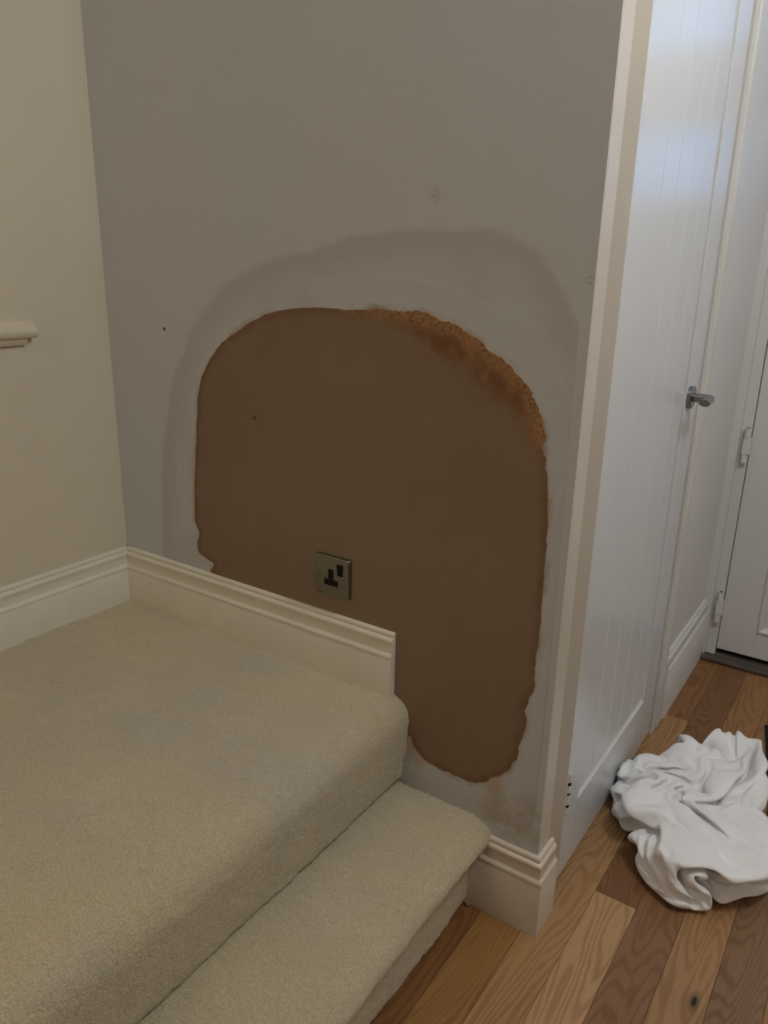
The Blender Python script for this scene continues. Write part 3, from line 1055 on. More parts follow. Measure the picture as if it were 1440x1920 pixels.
# ------------------------------------------------------------------ duvet heaped on the floor
# control cage of the crumpled bag: two 48 x 48 layers joined along their border, each number the step from the vertex before in tenths of a millimetre
DUVET_N = 48
DUVET_X = [
    2337, -78, -141, -135, -167, -1, -28, 0, -34, 38, -125, -161, -38, 24, 22, -116, -21, 18, 40, 81, -100, -3, 20, 90, -147, 0, 143, -41, -102, 0, 0, 70, 62, 40, 35, -37, 2, 5, 46, 145,
    -63, 123, 117, 183, -185, 95, 253, 54, 66, -80, -54, -132, -151, -85, 25, 2, -21, -6, -70, -156, -74, -30, 1, -45, 31, -44, 3, 86, -24, -9, 35, 29, -141, -100, -1, 49, -33, 64, -20, 35,
    102, 129, 12, -5, -24, 10, 76, -75, 129, 139, 102, -124, 147, 166, 47, 25, 252, -181, -12, -85, -127, -227, 67, 24, -23, -20, -97, -124, -31, -28, -44, -27, -9, 2, -8, -53, 44, 88, -2,
    -17, -119, -42, -16, 51, -27, -15, 47, -42, 85, -30, 86, 171, 61, -40, -120, 108, 230, 59, -179, 116, 228, 82, -43, 203, 164, -135, -73, -45, -195, -131, -192, 111, -56, 94, -103, -36,
    -37, -40, -53, -32, -11, 23, 2, -81, -89, -65, 99, 108, -88, -86, -17, 57, -51, 90, -46, 24, 38, -52, 79, -14, 176, -76, 122, 49, 212, -139, 130, 57, 122, 122, 90, 46, -8, 144, -85, -86,
    -223, -122, -161, -49, -70, 60, 121, -18, -100, 15, -72, -14, -67, -43, 26, 0, -93, -109, 0, 138, 28, -81, -74, 4, 32, -15, 81, 0, 33, -25, -176, 55, 87, 139, 111, 52, 12, 141, 127, -38,
    97, 208, 95, -57, -156, 97, 188, -28, -248, -160, -117, -115, -38, -118, 140, 30, 30, 24, -61, -17, -51, -101, 61, 8, -96, -100, -98, 138, -77, 106, -133, 78, -81, 81, 75, -32, 44, -77,
    -7, 1, 76, 88, 50, 23, 107, 171, -12, -40, 105, 160, 167, -51, -454, 171, 199, 207, -120, -155, -112, -103, -101, -137, -134, 7, 66, 141, 97, -11, -74, -121, 5, 69, -75, -77, -103, -53,
    88, -24, -39, 34, 50, -1, -40, 119, -136, 95, -11, 58, 121, 38, -190, 129, 9, 167, 155, 40, 77, 43, 182, -69, -420, 25, 239, 160, 43, -104, -99, -103, -118, -125, -181, -58, 9, 84, 137,
    76, 1, -122, 9, 73, -51, -90, -96, -52, 28, 18, -20, 20, 33, 0, -50, 97, -41, -60, 91, -27, 197, -52, -18, -151, 164, 120, 151, 233, 53, 55, -22, -67, -347, -16, 180, 181, 141, -16, -82,
    -172, -133, -138, -152, -75, 32, 25, -6, 27, 110, -76, 83, 73, -53, -94, -90, -49, -34, 70, -18, -113, 123, 57, -84, 17, 76, -26, -4, 27, 98, 61, 40, -272, 141, 67, 262, 134, 27, -21,
    -62, -40, -191, 61, 88, 103, 155, 51, -111, -85, -167, -174, -54, -96, -68, -117, -3, 97, 140, 22, 98, 80, -29, -110, -66, -71, 42, -19, 31, -69, -51, -4, 120, -62, 115, -24, 60, 22, 21,
    161, -207, 91, -4, -52, 299, -50, 25, -48, -3, -7, -18, -15, 78, 70, 148, 98, -168, -147, -104, -130, -175, -124, -43, -92, 98, 59, 128, 122, 78, 4, -17, -11, -15, -56, -21, -7, -13,
    -21, -78, -7, 140, -28, -43, 111, 48, -37, 109, -70, 94, 32, 5, 53, 20, -309, 210, -51, 101, -38, 106, -56, 37, 129, -45, 84, 110, -205, -278, -128, -129, -194, -57, 128, 113, -22, 146,
    132, 123, 37, 5, -24, -8, -51, -61, -7, 1, -10, -60, -38, 114, -43, -24, 143, 50, -46, -89, 176, 60, 78, 49, -13, -196, -186, -66, 47, 99, 140, 110, -107, 39, 54, 65, 74, 93, -97, -233,
    -308, -200, -87, -65, 128, 128, 88, -48, 113, 154, 49, -6, 69, 14, -79, -12, -112, 66, -54, 66, -23, -58, 106, -50, 63, 129, -34, -50, 139, 100, 28, 21, -68, -217, -145, -90, -1, 16,
    314, 138, -122, 20, 35, 29, 115, 87, -87, -165, -260, -304, -79, -6, 107, 77, 115, -79, 103, -16, 57, 104, 29, 12, 63, -96, 13, -34, 7, 30, 48, -56, 73, -50, 125, 63, -35, -75, -6, 144,
    126, -15, -99, -149, -102, -47, -38, -25, 348, 139, -100, -136, 123, -31, 123, 112, -140, -177, -245, -177, -124, 49, 63, 130, 71, -42, -59, -20, 66, 24, 14, 33, 86, 91, 21, -48, 23, 11,
    35, -9, 97, -46, 82, 23, 46, -105, -78, 206, 69, -54, -89, -92, -81, -48, -78, 103, 235, 78, -79, -94, -96, 79, 99, 146, -17, -219, -219, -52, -119, -61, 34, 71, 111, 1, -43, -26, 76,
    19, -15, 55, 70, 66, 21, 15, -45, 44, -6, 43, 79, -52, 115, 34, 21, -196, 71, 110, 22, -19, -69, -59, -46, -107, 9, 95, 87, 218, -99, -154, -66, -26, 95, 150, 9, -193, -202, 35, -63,
    -55, -23, -7, 23, 99, -27, -40, -21, 55, 53, -19, 40, 58, 123, 32, -118, 111, 4, 40, 89, -42, -7, 155, -123, -87, 104, 26, 44, 1, -74, -40, -96, -6, -180, 104, 135, 307, -180, -161,
    -139, 50, 110, 75, 113, -213, -197, 83, -43, -26, -20, -17, 13, 35, 10, -25, -72, 45, 92, -26, 40, 65, 80, 40, -91, 120, 33, -8, 108, -43, 48, -38, -42, -92, 124, 80, 10, -170, 117, -80,
    -60, -64, -168, 92, 109, 321, -122, -82, -182, 11, 68, 98, 111, -222, -206, 113, 2, -36, -4, -32, 52, 12, -131, 15, 20, 1, 133, 16, -143, 6, 25, 77, 93, 124, -80, 147, 32, 35, 40, -25,
    -204, 60, 97, 86, -113, 29, 5, -55, -77, -121, -129, 33, 158, 444, -180, -192, -52, -55, 60, 67, 92, -180, -197, 44, 141, -53, 0, -33, -13, 54, -143, 42, 3, -5, -55, 130, -59, -129, -25,
    135, 168, 150, 5, 76, 74, -107, 62, -99, -2, -25, 99, 40, 45, 23, -114, -162, 12, -114, -95, -19, 179, 539, -212, -153, -63, -62, -208, 126, 151, -180, -95, 36, 88, 93, -112, 74, -53,
    52, -120, -47, -23, 98, -49, -29, 77, -115, -16, 75, 142, 114, 119, 113, -18, -10, -33, -78, -8, 60, -17, 112, 26, -103, -67, -88, -66, -74, -94, 17, 169, 518, -159, -90, -153, -63,
    -158, -114, 206, -162, 69, 33, 37, 96, -33, -84, 64, 43, -89, -55, -55, -1, 80, -37, 38, -101, -115, 171, 150, 123, 136, -81, 12, 48, 0, -95, 99, 22, 33, -74, 139, -90, -73, -83, -88,
    -131, 21, -34, 25, 701, -113, -142, -190, 15, -152, -175, -57, 80, 114, 34, 14, 67, 50, -98, -2, 53, -18, -51, -96, -25, 76, 2, -10, -90, -141, 106, 192, 190, 10, -110, -26, 14, 66, 137,
    121, -30, -36, 67, -56, -27, -94, -67, -95, -72, -35, 9, -95, 790, -135, -76, -198, -96, -23, -141, -106, 64, 80, 46, 8, 60, 68, -36, -13, 41, -19, -57, -63, -38, -5, 14, -92, -130, -30,
    129, 206, 192, -149, -16, 54, 62, 83, 91, 73, 5, 22, -74, 84, -160, -52, -107, -82, -89, -53, 0, -94, 785, -93, -121, -53, -97, -209, -104, -30, 101, 58, 67, 18, 79, 60, 0, -37, -3, 30,
    -73, -20, -36, -42, -158, -160, -81, 141, 183, 231, -84, 70, 73, 78, 50, 36, 120, 8, -63, -117, 146, -224, 33, -189, -21, -160, -21, 95, -53, -97, 783, -60, -133, -68, -172, -83, -102,
    -17, -32, 148, 31, 76, 69, 69, 46, -51, -4, 16, -59, -17, -23, -143, -178, -227, -135, 15, 209, 202, 275, 128, 116, 54, 48, 66, -57, -207, 14, 73, -38, -246, -41, 0, -153, -48, -59, 203,
    -86, -117, 837, -85, -221, 23, -151, -96, -96, -79, 43, 130, 88, 74, 83, 73, -26, 70, -19, -51, -33, 12, -121, -206, -198, -196, -41, -137, 85, 233, 255, 254, -1, -45, 46, 135, 109, -32,
    -35, 11, -93, -256, -146, -72, 96, -77, -118, 117, -78, -105, 1004, -241, -45, -234, -87, -200, -26, 99, 66, 178, 114, 78, 82, 17, 69, -46, 58, -35, -19, -98, -221, -227, -192, -152,
    -67, -51, -18, 159, 204, 228, 14, -36, -12, 84, 174, 160, -101, 15, -10, -210, -78, -66, 24, -52, -103, -201, -141, -87, 1144, -146, -109, -222, -208, -62, -133, 107, 220, 210, 194, 140,
    95, 60, -22, -35, 78, 1, -184, -199, -200, -216, -75, -141, -49, -39, -46, 18, 124, 203, 203, -161, -83, 7, 197, 188, 48, -29, 17, 78, -253, 39, -151, -37, -80, -270, -208, -120, 1243,
    -134, -232, -199, -183, -140, -39, 171, 219, 249, 185, 290, 173, -61, 87, -44, -69, -82, -112, -187, -200, -191, -206, -24, -134, 24, -12, -7, -15, 166, 201, 40, -228, -43, 219, 133,
    183, 53, -9, 15, 20, -115, -3, -123, -218, -123, -277, -187, 1197, -213, -216, -215, -128, -192, 11, 219, 208, 208, 215, 324, 211, 129, -12, -19, -75, -106, -180, -200, -218, -173, -192,
    -103, -94, 49, 6, -64, -30, 55, 163, 170, -219, -75, 174, 159, 159, 127, -16, 10, 12, 33, 18, -362, -42, -105, -297, -254, 993, -207, -181, -185, -103, -28, -57, 196, 221, 203, 200, 310,
    222, 254, 135, -82, -116, -174, -233, -175, -217, -213, -150, -112, -55, 41, -96, 40, -32, 35, 49, 184, -185, -71, 139, 186, 122, 123, 128, -58, -5, 46, -9, -37, -393, -38, -201, -276,
    798, -276, -161, -31, 6, -154, 82, 161, 141, 216, 247, 237, 288, 223, 128, 57, -208, -213, -244, -144, -224, -187, -151, -100, -45, -61, -26, 36, -8, -2, 56, 88, -177, -34, 106, 165,
    178, -17, 197, 20, -8, 128, -67, -130, -122, -262, -131, -183, 485, -240, 19, -31, -112, -5, 151, 139, 73, 175, 212, 278, 187, 223, 211, 34, -156, -244, -222, -215, -183, -124, -160,
    -161, -52, 39, -26, 15, -3, -19, -80, 91, -144, 21, 78, 189, 85, 20, 139, 149, -3, 97, 28, -164, -43, -181, -197, -188, 206, -53, 5, -9, -146, -75, 165, 176, 186, 138, 156, 98, 184, 201,
    231, 123, -117, -242, -222, -208, -135, -169, -177, -118, 30, 38, -84, -39, -41, 48, -45, -31, 6, 20, -4, 51, 101, 111, 110, 131, 76, 185, -30, -239, -84, 19, -178, -176, 179, -40, 21,
    -190, -132, -124, 204, 185, 156, 229, 246, 48, 37, 118, 249, 85, -25, -149, -234, -187, -181, -129, -145, -128, 80, -37, -61, -13, -27, 33, -76, 33, 4, 4, -38, 65, 88, 88, 92, 80, 110,
    143, 49, -197, -146, 28, 7, -240, 107, 11, -223, -57, -132, -122, 167, 160, 271, 211, 231, 240, 10, 43, -71, 110, -7, 38, -203, -212, -169, -124, -143, -144, 77, -9, -19, -154, 101, -48,
    13, 10, -1, 14, -77, 32, 111, 135, 67, 88, 25, 145, -61, -84, -135, 71, -45, -107, 53, -220, -210, -79, -42, 6, 116, 226, 218, 220, 248, 250, 165, -83, -214, -17, 46, 77, -11, -189,
    -190, -161, -139, -132, -18, -86, 29, 28, -24, -96, 117, 76, -55, 23, -130, 42, 93, 137, -45, 34, 176, 132, 81, -165, -190, -21, 81, -122, -90, -218, -129, 28, -19, 40, 48, 196, 228,
    253, 160, 262, 209, -36, -232, -247, 76, 78, 145, -154, -198, -149, -129, -132, -114, 4, 54, -5, 16, -117, 98, -25, 46, -102, 9, -73, 178, 107, -90, 82, 158, 163, 63, -43, -261, -114,
    170, -172, -260, -87, -37, 103, -2, 61, 14, 129, 218, 175, 253, 282, -17, 46, -209, -226, -78, 103, 114, 50, -153, -144, -140, -102, -108, -60, -82, 17, 106, -20, -42, 65, 47, -94, 50,
    -67, -3, 130, -38, 72, 132, 195, 74, -67, -111, -252, 97, 24, -545, -44, 150, 165, 75, -32, 33, 113, 124, 202, 202, 198, -125, 83, -102, -225, -180, 89, 113, 149, -50, -136, -97, -116,
    -111, -86, -52, -41, 113, 19, -110, 91, -102, 92, -91, 105, 2, -118, 145, 111, 78, 194, 51, -112, -72, -132, -117, 187, -680, 36, 75, 203, 173, 79, 45, 94, 50, 219, 119, 64, -6, -84, 11,
    -187, -204, -23, 117, 135, 178, -116, -161, -79, -104, -83, -37, -40, 4, 6, -1, 32, -16, 18, -80, 56, -144, 12, 93, 111, 85, 224, 61, -103, -117, 2, -99, -62, -500, -4, 96, 167, 131,
    133, 219, 80, 59, 221, -110, 53, -92, 50, -131, -123, -22, -145, 158, 141, 170, 1, -135, -165, -117, 1, -76, -38, -1, 35, 1, -54, 95, -31, -61, -123, 11, -106, 104, 77, 75, 180, 197,
    -172, -63, -98, 58, -95, -486, 104, 88, 79, 127, 183, 223, 14, 181, 172, -87, -230, -62, -2, -43, -140, -31, 73, 54, 99, 53, 131, -60, -154, -62, -92, -6, -68, 21, 30, -80, 38, 67, -122,
    -20, -57, -85, -64, 112, 30, 116, 122, 144, -149, -53, -119, 29, 80, -451, 136, 76, 108, 133, 190, 159, -27, 131, 188, -143, -71, -214, -5, 33, -110, -13, 60, 21, 73, 87, 61, 24, -135,
    -117, -54, 27, -69, -42, 90, -65, 23, -126, 80, -39, -42, -83, -110, 57, -16, 120, 113, -14, 60, -179, -44, 91, -102, -119, 9, 142, 117, 199, 167, -27, 90, 149, -62, -141, -44, -235,
    -43, 52, -5, 165, -175, 95, 142, 72, 95, -107, -125, -13, 25, 6, -140, 27, 66, -11, -108, -117, 108, -66, -8, -87, -99, 28, 28, -66, 160, -65, 48, -1, -136, 50, 43, -177, 171, 117, 102,
    202, 28, 98, 105, -100, -21, -78, -167, -80, -135, 34, 87, -33, 76, 122, 126, -147, 183, 47, -73, 5, -12, -72, -56, -87, 54, 109, -96, -122, -39, 36, -146, -70, -58, 71, 41, -64, -14,
    155, -102, 153, -166, -34, -59, 53, 161, 80, 203, 141, 4, 174, -80, -25, -105, -167, -16, -94, -69, -51, -47, 139, 96, 120, 3, -58, 157, 138, -30, 0, -12, -34, -109, -86, 16, 106, -27,
    -121, -74, -68, -3, -97, -23, -110, 65, 78, -93, -9, 169, -18, -43, -138, -47, -1849, -128, -158, -226, -150, -68, -75, -22, 60, 74, -167, -60, 110, -94, -115, -33, -28, 0, 49, -49, 0,
    78, 76, -82, -72, 94, 47, -129, 44, -56, 0, 63, 14, -28, -30, 186, 2, 6, 43, 192, 70, 53, -6, 183, 190, -20, 227, -44, -180, -169, -141, -101, -180, 3, -116, 55, 12, -129, 136, 57, -117,
    -74, -3, -71, -62, -21, 0, 0, 15, -15, 0, 0, 121, 85, -160, -46, 0, 114, 32, -138, 16, 146, 24, 108, 33, 71, 100, 96, 121, 218, 35, -50, 379, -114, -195, -159, -111, -142, -99, -107,
    -21, -145, -47, 24, 43, 75, 70, -113, -21, -38, -42, 1, -29, -37, 44, -12, -74, -56, 62, 135, 31, -120, -108, 72, 169, -105, -66, 54, 92, 136, 127, 24, 136, 126, 203, 74, -98, 182, 205,
    0, -267, -202, -114, -86, -143, 25, -125, -102, -18, 31, 1, 62, 27, -3, -45, 14, -66, -14, -48, -26, -54, -88, -82, -1, 82, 143, -48, -26, -121, 63, 209, -16, -5, -99, 81, 95, 124, 155,
    165, 163, 83, -15, 154, 55, -57, -5, 19, -266, -44, -119, -136, 0, -76, -75, -54, -21, 37, 20, 65, 21, -40, -22, -49, -66, -20, 32, -73, -99, -83, 2, -39, 31, 37, 102, -111, -15, 119,
    190, -54, -76, -9, 143, 179, 178, 194, 84, -38, 184, 136, -120, -298, 136, 196, -243, -16, -105, -109, -74, -24, -110, -18, -55, 10, 25, 55, -25, -59, -107, 45, 71, -29, -13, -73, -130,
    -26, 10, -38, -143, 165, 134, -141, 28, 30, 191, -39, -70, -26, 227, 213, 137, 128, 120, 62, 91, 60, -64, -459, 46, 195, 115, -181, 18, -133, -54, -56, -74, -46, -108, -29, 44, 80, 32,
    -70, -95, 22, 35, 8, -73, -103, -57, 30, -60, -58, -10, 11, 17, 161, -97, 18, 171, -60, -77, 172, 167, 50, 121, 264, 74, 83, 19, 37, 42, -516, 42, 64, 100, 57, 24, -126, -50, -160, -6,
    -125, -59, 4, 8, -108, 119, -54, -29, 48, 36, -60, -131, -62, 28, 2, -10, -83, 13, 26, -31, 26, 117, -4, -71, 126, -93, -19, 211, 106, 161, 276, 174, 42, -16, 38, -113, -352, 88, 24, 96,
    103, 34, -68, -134, -101, -120, -56, -34, -16, -111, -108, 21, 102, 9, 28, -15, -120, 29, -61, 23, -5, -66, -47, 39, -115, 88, 65, 97, -10, -94, 69, 69, -81, 54, 172, 284, 171, 78, 167,
    -27, -71, -178, -219, 10, 84, 111, 78, 46, -3, -71, -179, -107, -78, -9, -1, -118, -113, 47, 89, 36, -28, -90, -40, -9, 34, 25, -18, -94, -98, 121, -138, 67, 57, 99, -11, -54, -115, 64,
    81, 96, 281, 62, 191, 183, 36, -106, -33, -210, -50, -12, 26, 69, 128, 64, 18, -85, -198, -51, -61, -22, -27, -147, -69, -16, 126, -104, 34, 58, -43, -7, -48, -122, -26, -34, 72, -66,
    61, 29, -20, 25, 193, -128, 18, -105, 209, 178, 196, 43, 117, 227, -114, -128, -40, -194, 60, -154, 168, 35, -16, 174, 42, -102, -69, -69, -66, -22, -111, -60, -53, -119, 85, 17, 9, 84,
    -39, -121, -72, -62, -48, 34, 20, 27, 69, 24, -86, 77, -134, 184, -76, 171, 125, 53, 221, 22, 156, 89, -125, -61, -146, -72, 2, -151, 27, 160, -33, 165, 86, -12, -35, -61, -39, -66,
    -112, -105, -148, 49, 20, 60, -48, 92, -40, -119, -119, -29, 37, -19, 23, 50, -65, -52, 88, 75, 10, -23, 64, 208, 107, 14, 71, 161, -12, 146, -148, -17, -150, -19, -111, -146, 63, 5,
    160, 97, 45, 91, -13, -19, -21, -73, -158, -134, -50, 5, 43, -99, -42, 139, -19, -144, -54, 12, -50, -62, 149, -76, 47, -1, -64, 233, -101, 68, 111, 152, 119, 40, 40, 116, -76, 183,
    -169, -172, 40, -99, 21, -202, -107, -9, 211, 174, 99, 86, 16, -20, -17, -60, -139, -160, -24, -11, -92, 26, -4, -91, 33, 27, -72, -18, -66, -22, -19, 94, 60, -10, -65, -12, 138, 29,
    190, 134, 103, 13, 60, 50, -48, 80, -120, -176, 42, -60, 6, -154, -127, -33, 18, 213, 156, 114, 78, 40, -11, -57, -144, -150, -6, -144, 37, -14, -84, -18, 36, 27, -22, -59, -130, 43,
    -45, 95, -39, -1, -70, 165, 16, 144, 131, 186, 52, 37, 67, 34, -28, -114, -164, -10, 60, -46, 48, -190, -133, -69, -8, 93, 173, 168, 64, 72, 119, -87, -149, -177, 68, -164, -80, 123,
    -78, -12, 32, -103, 19, -101, -34, -6, -1, 116, -18, -29, -45, 0, 167, 51, 238, 156, -30, 101, 119, -153, -125, -91, 15, 63, -26, -22, 53, -149, -108, -66, 4, -29, 149, 153, 112, 100,
    94, -66, -193, -173, 27, -61, -103, 66, 39, -6, -66, -21, 12, -69, -40, -120, 89, 129, -143, 0, 74, -41, 188, 107, 153, 92, 92, 55, -30, -144, -37, -20, -2, -130, -19, -26, 295, -149,
    -116, -81, -58, -165, 187, 151, 177, 109, 55, -22, -193, -188, -138, 84, -59, 51, 49, 57, -136, 49, -17, -124, -68, -61, 166, -94, 85, -25, -20, 26, 190, 146, 150, 73, -14, 119, -148,
    -46, 6, -9, -92, -42, -4, -33, 305, -127, -124, -121, -192, -134, 170, 56, 201, 46, 145, -87, 20, -135, -173, -115, 109, 79, 43, -25, -21, -44, -105, -48, 44, -84, 68, 19, 97, -94, -42,
    135, 164, 134, 182, 40, -6, 54, -99, -20, -31, -126, 15, -28, -4, -80, 375, -139, -111, -210, -115, -73, -67, 139, 81, -9, 131, 90, 153, -132, -188, -156, 111, 25, 84, 24, -26, -60, -77,
    -58, -109, 72, 55, 56, 48, -132, 24, 48, 171, 221, 163, -83, 186, -136, 38, -150, -44, 8, -59, -15, -34, -32, 422, -173, -88, -218, -118, -29, -40, -63, -80, 150, 181, 109, 58, 15, -123,
    -162, -19, 131, -34, 126, -136, 29, -39, -127, -51, 27, 116, -5, 50, -72, -127, 171, 226, 224, 41, 2, 117, -147, -95, 9, 11, -58, 3, -16, -55, -102, 530, -183, -95, -193, -99, -112,
    -185, -72, -85, 164, 171, -9, 55, 59, 9, 26, -32, 15, 67, -33, 7, -61, 13, -128, -32, 76, -6, 94, -9, -47, -112, 155, 195, 205, 156, 13, -115, -47, 8, -16, -68, -61, -78, 30, -124, -134,
    670, -126, -155, -104, -185, -178, -123, 48, -160, 45, 172, 81, 143, 33, 38, 27, -3, -19, 52, -13, 1, -42, -114, -85, 77, 21, 61, 55, 14, -118, -96, 106, 229, 189, 125, 29, -90, -1, -18,
    -17, -108, -64, -45, -185, -199, -80, 915, -152, -185, -22, -155, -180, -144, -2, -130, 61, 69, 134, 134, 121, 34, 19, -15, 1, 66, -1, -16, -133, -107, -76, 68, 3, -99, 111, 223, -107,
    -42, -37, 127, 164, 120, 137, -82, 48, -78, -100, 41, -154, -119, -149, -53, -183, 885, -126, -170, -94, -165, -131, 3, -131, -149, 194, 62, 105, 154, 118, 69, 7, 10, 45, 38, -28, -228,
    4, -216, -83, 23, 161, -60, -19, 54, 248, -205, 39, 144, 118, 103, 60, 63, 12, -58, -58, -192, -118, -37, -115, -102, -208, 913, -146, -119, -100, -156, -177, -152, -118, 78, 28, 176,
    93, 225, 167, 99, 2, 25, 13, 46, -232, -237, -72, -17, -155, -35, 150, 51, -101, 75, 132, -30, 54, -6, 194, 176, 132, 52, -79, -95, -42, -233, -15, -154, -31, -175, -203, 1071, -255,
    -185, -184, -119, -193, -158, -88, 88, 170, 40, 188, 198, 246, 186, 24, 21, 3, -177, -213, -228, -164, 117, -140, -21, 2, 143, -31, 39, 51, 136, -19, 65, -38, 232, 154, 55, 171, -224,
    -41, -79, -140, -243, -3, -193, -284, 1006, -213, -235, -206, -55, -98, -127, -69, 119, 176, 31, 74, 196, 247, 253, 224, -151, -192, -160, -189, -185, -180, 22, 24, 39, -48, 43, 111,
    -23, 34, 153, 23, 81, -171, 98, 182, 209, 177, -24, -243, 40, -81, -186, -149, -229, -218, 771, -227, -238, -110, -202, -84, 115, -46, 113, 163, -103, 162, 172, 229, 215, 189, 36, -240,
    -119, -222, -139, -150, -5, 20, 15, -34, 18, 101, 8, -40, 47, 184, 80, -72, -198, 179, 292, 242, -26, -238, -1, 47, -66, -98, -418, -220, 566, -206, -148, -225, -58, -52, 112, 33, 81,
    -40, 132, -35, 243, 191, 216, 199, -18, -155, -230, -30, -145, -123, -3, -77, 61, 3, 6, -65, 123, -24, 40, 142, 165, -46, -230, -57, 249, 277, 203, -77, -177, 68, -40, -82, -327, -298,
    320, -221, -98, -15, -52, -124, 177, -53, 173, -82, 12, 61, 202, 239, 233, 31, -108, 41, -179, 14, -160, -117, -98, 1, -54, 34, 89, -84, 103, 12, 43, 34, 183, 67, -292, -138, 179, 259,
    254, 59, -42, -56, -142, -53, -51, -433, 23, -20, -61, -32, -206, 111, 93, 40, 64, 27, 8, 82, 60, 180, 229, -109, -13, 134, -167, -100, -98, -123, 37, -9, -46, -9, 2, 19, -11, 79, -48,
    164, 110, 202, -298, -260, 155, 218, 183, -3, 38, -7, -131, -66, -68, -215, -23, -26, -103, -206, 59, 111, 51, 17, 132, 48, 15, 86, 59, 39, 9, -40, 177, 44, -82, -112, -79, -100, 46,
    -107, 33, -66, 79, -16, 17, 42, -53, 124, 109, 110, -81, -292, -21, 95, 235, 190, 21, -156, -27, -117, -11, -246, 75, -119, -189, 89, 21, 25, 61, 95, 85, 119, 16, 96, 46, 35, -207, 50,
    171, -93, 102, -122, -54, -88, -71, 18, -94, 60, -22, 58, 9, 54, -43, 7, 117, 109, 34, -291, -22, -115, 145, 252, 154, 46, -277, -118, -16, -96, 58, -216, -22, 47, 44, 60, 102, 98, 65,
    64, 41, 90, 13, -176, 2, 40, -31, 70, 104, -150, -101, -78, 25, -40, -25, -31, 39, 9, 63, -31, 72, -13, 80, 147, -106, -141, -29, -91, -153, 231, 134, 135, 141, -311, -135, 3, -130, 10,
    16, 47, 64, 115, 88, 96, 64, 45, -3, 90, -132, -198, 144, -11, -5, 22, 76, -113, -68, -59, -106, -25, 47, 23, -17, 38, -8, 36, 64, 36, 2, 35, 52, -80, -67, -178, -142, 35, 219, 27, 95,
    147, -285, -82, -217, 165, 48, 127, 188, 19, 40, 111, 80, 29, -83, 33, -200, -56, 115, -8, -123, 104, -75, 92, -69, -131, -14, -49, 49, 32, -16, -8, -34, 58, 47, 10, 91, 38, 22, -47, 0,
    -230, -141, -105, 57, 211, 32, -72, 195, -197, -279, 34, 60, 224, 211, 180, 12, 137, 36, -14, -90, -36, -153, -17, -142, 212, -151, 40, 21, 102, -74, -105, -70, -117, 104, 9, -12, -86,
    53, 128, -57, 81, 119, -105, 139, -52, 50, -223, -139, -181, -20, 61, 216, -91, -44, 216, -566, 55, 153, 261, 204, 224, 153, 54, -3, -21, -115, -105, -104, -148, -53, 118, 24, 88, -22,
    -13, 66, -148, -55, -90, 42, 58, 53, -144, -41, 123, 99, 31, 67, -57, 104, -15, 31, -38, -239, -196, -152, 103, 75, 113, -18, -132, -375, 131, 291, 139, 112, 236, 236, 109, -82, -50,
    -100, -130, -48, -142, -105, 141, 68, 115, -159, 49, 74, -151, -39, -51, -43, 122, 59, -123, -78, 101, 94, 78, 68, -80, 89, 42, -47, -44, -197, -83, -225, -136, 170, 126, 87, -67, -480,
    226, 176, 180, 88, 214, 290, 81, -105, -137, -19, -116, -15, -130, -168, 1, 196, 97, -83, 70, 77, -174, -49, 34, -36, -22, -17, 20, -120, -112, 99, 62, 67, 174, 68, 9, -50, -211, 19,
    -12, -178, -173, -142, 166, 159, 19, -374, 191, 113, 172, 232, 174, 124, 117, -144, -3, -168, 5, -184, -14, -173, 125, 6, 146, -44, 140, 28, -136, -44, 93, -86, 3, -13, -3, -123, -112,
    -72, 33, 87, 154, 147, 35, -98, -92, -224, -11, -94, -99, -123, -41, 115, 91, -134, 132, 202, 209, 128, 190, 186, -11, -67, -131, -181, -4, -71, -98, -64, -5, 150, 33, 90, 94, 80, -64,
    -71, -80, 99, -103, -28, 95, -71, -129, -94, -97, 25, 82, 122, 40, -31, -89, -94, -74, 11, -161, -147, -49, 24, 96, 49, 124, 177, 214, 177, 97, 96, 8, -72, -164, -46, -169, -89, 81,
    -150, 11, 127, 211, -31, -28, 142, 45, -135, -51, 94, -79, -98, 42, 110, -130, -42, -123, 14, -87, 16, 74, -5, -67, -107, 125, -46, 43, -306, -63, -32, 11, 216, 154, 119, 186, 48, 88,
    95, 34, -80, -247, 33, -130, -172, 109, -6, 15, 24, 124, 130, -114, 136, 129, -64, -127, 8, 6, -178, -88, 136, 113, -137, -89, -138, 118, -109, -80, 80, -25, 91, -82, -39, 109, -80,
    -124, 14, -91,
]
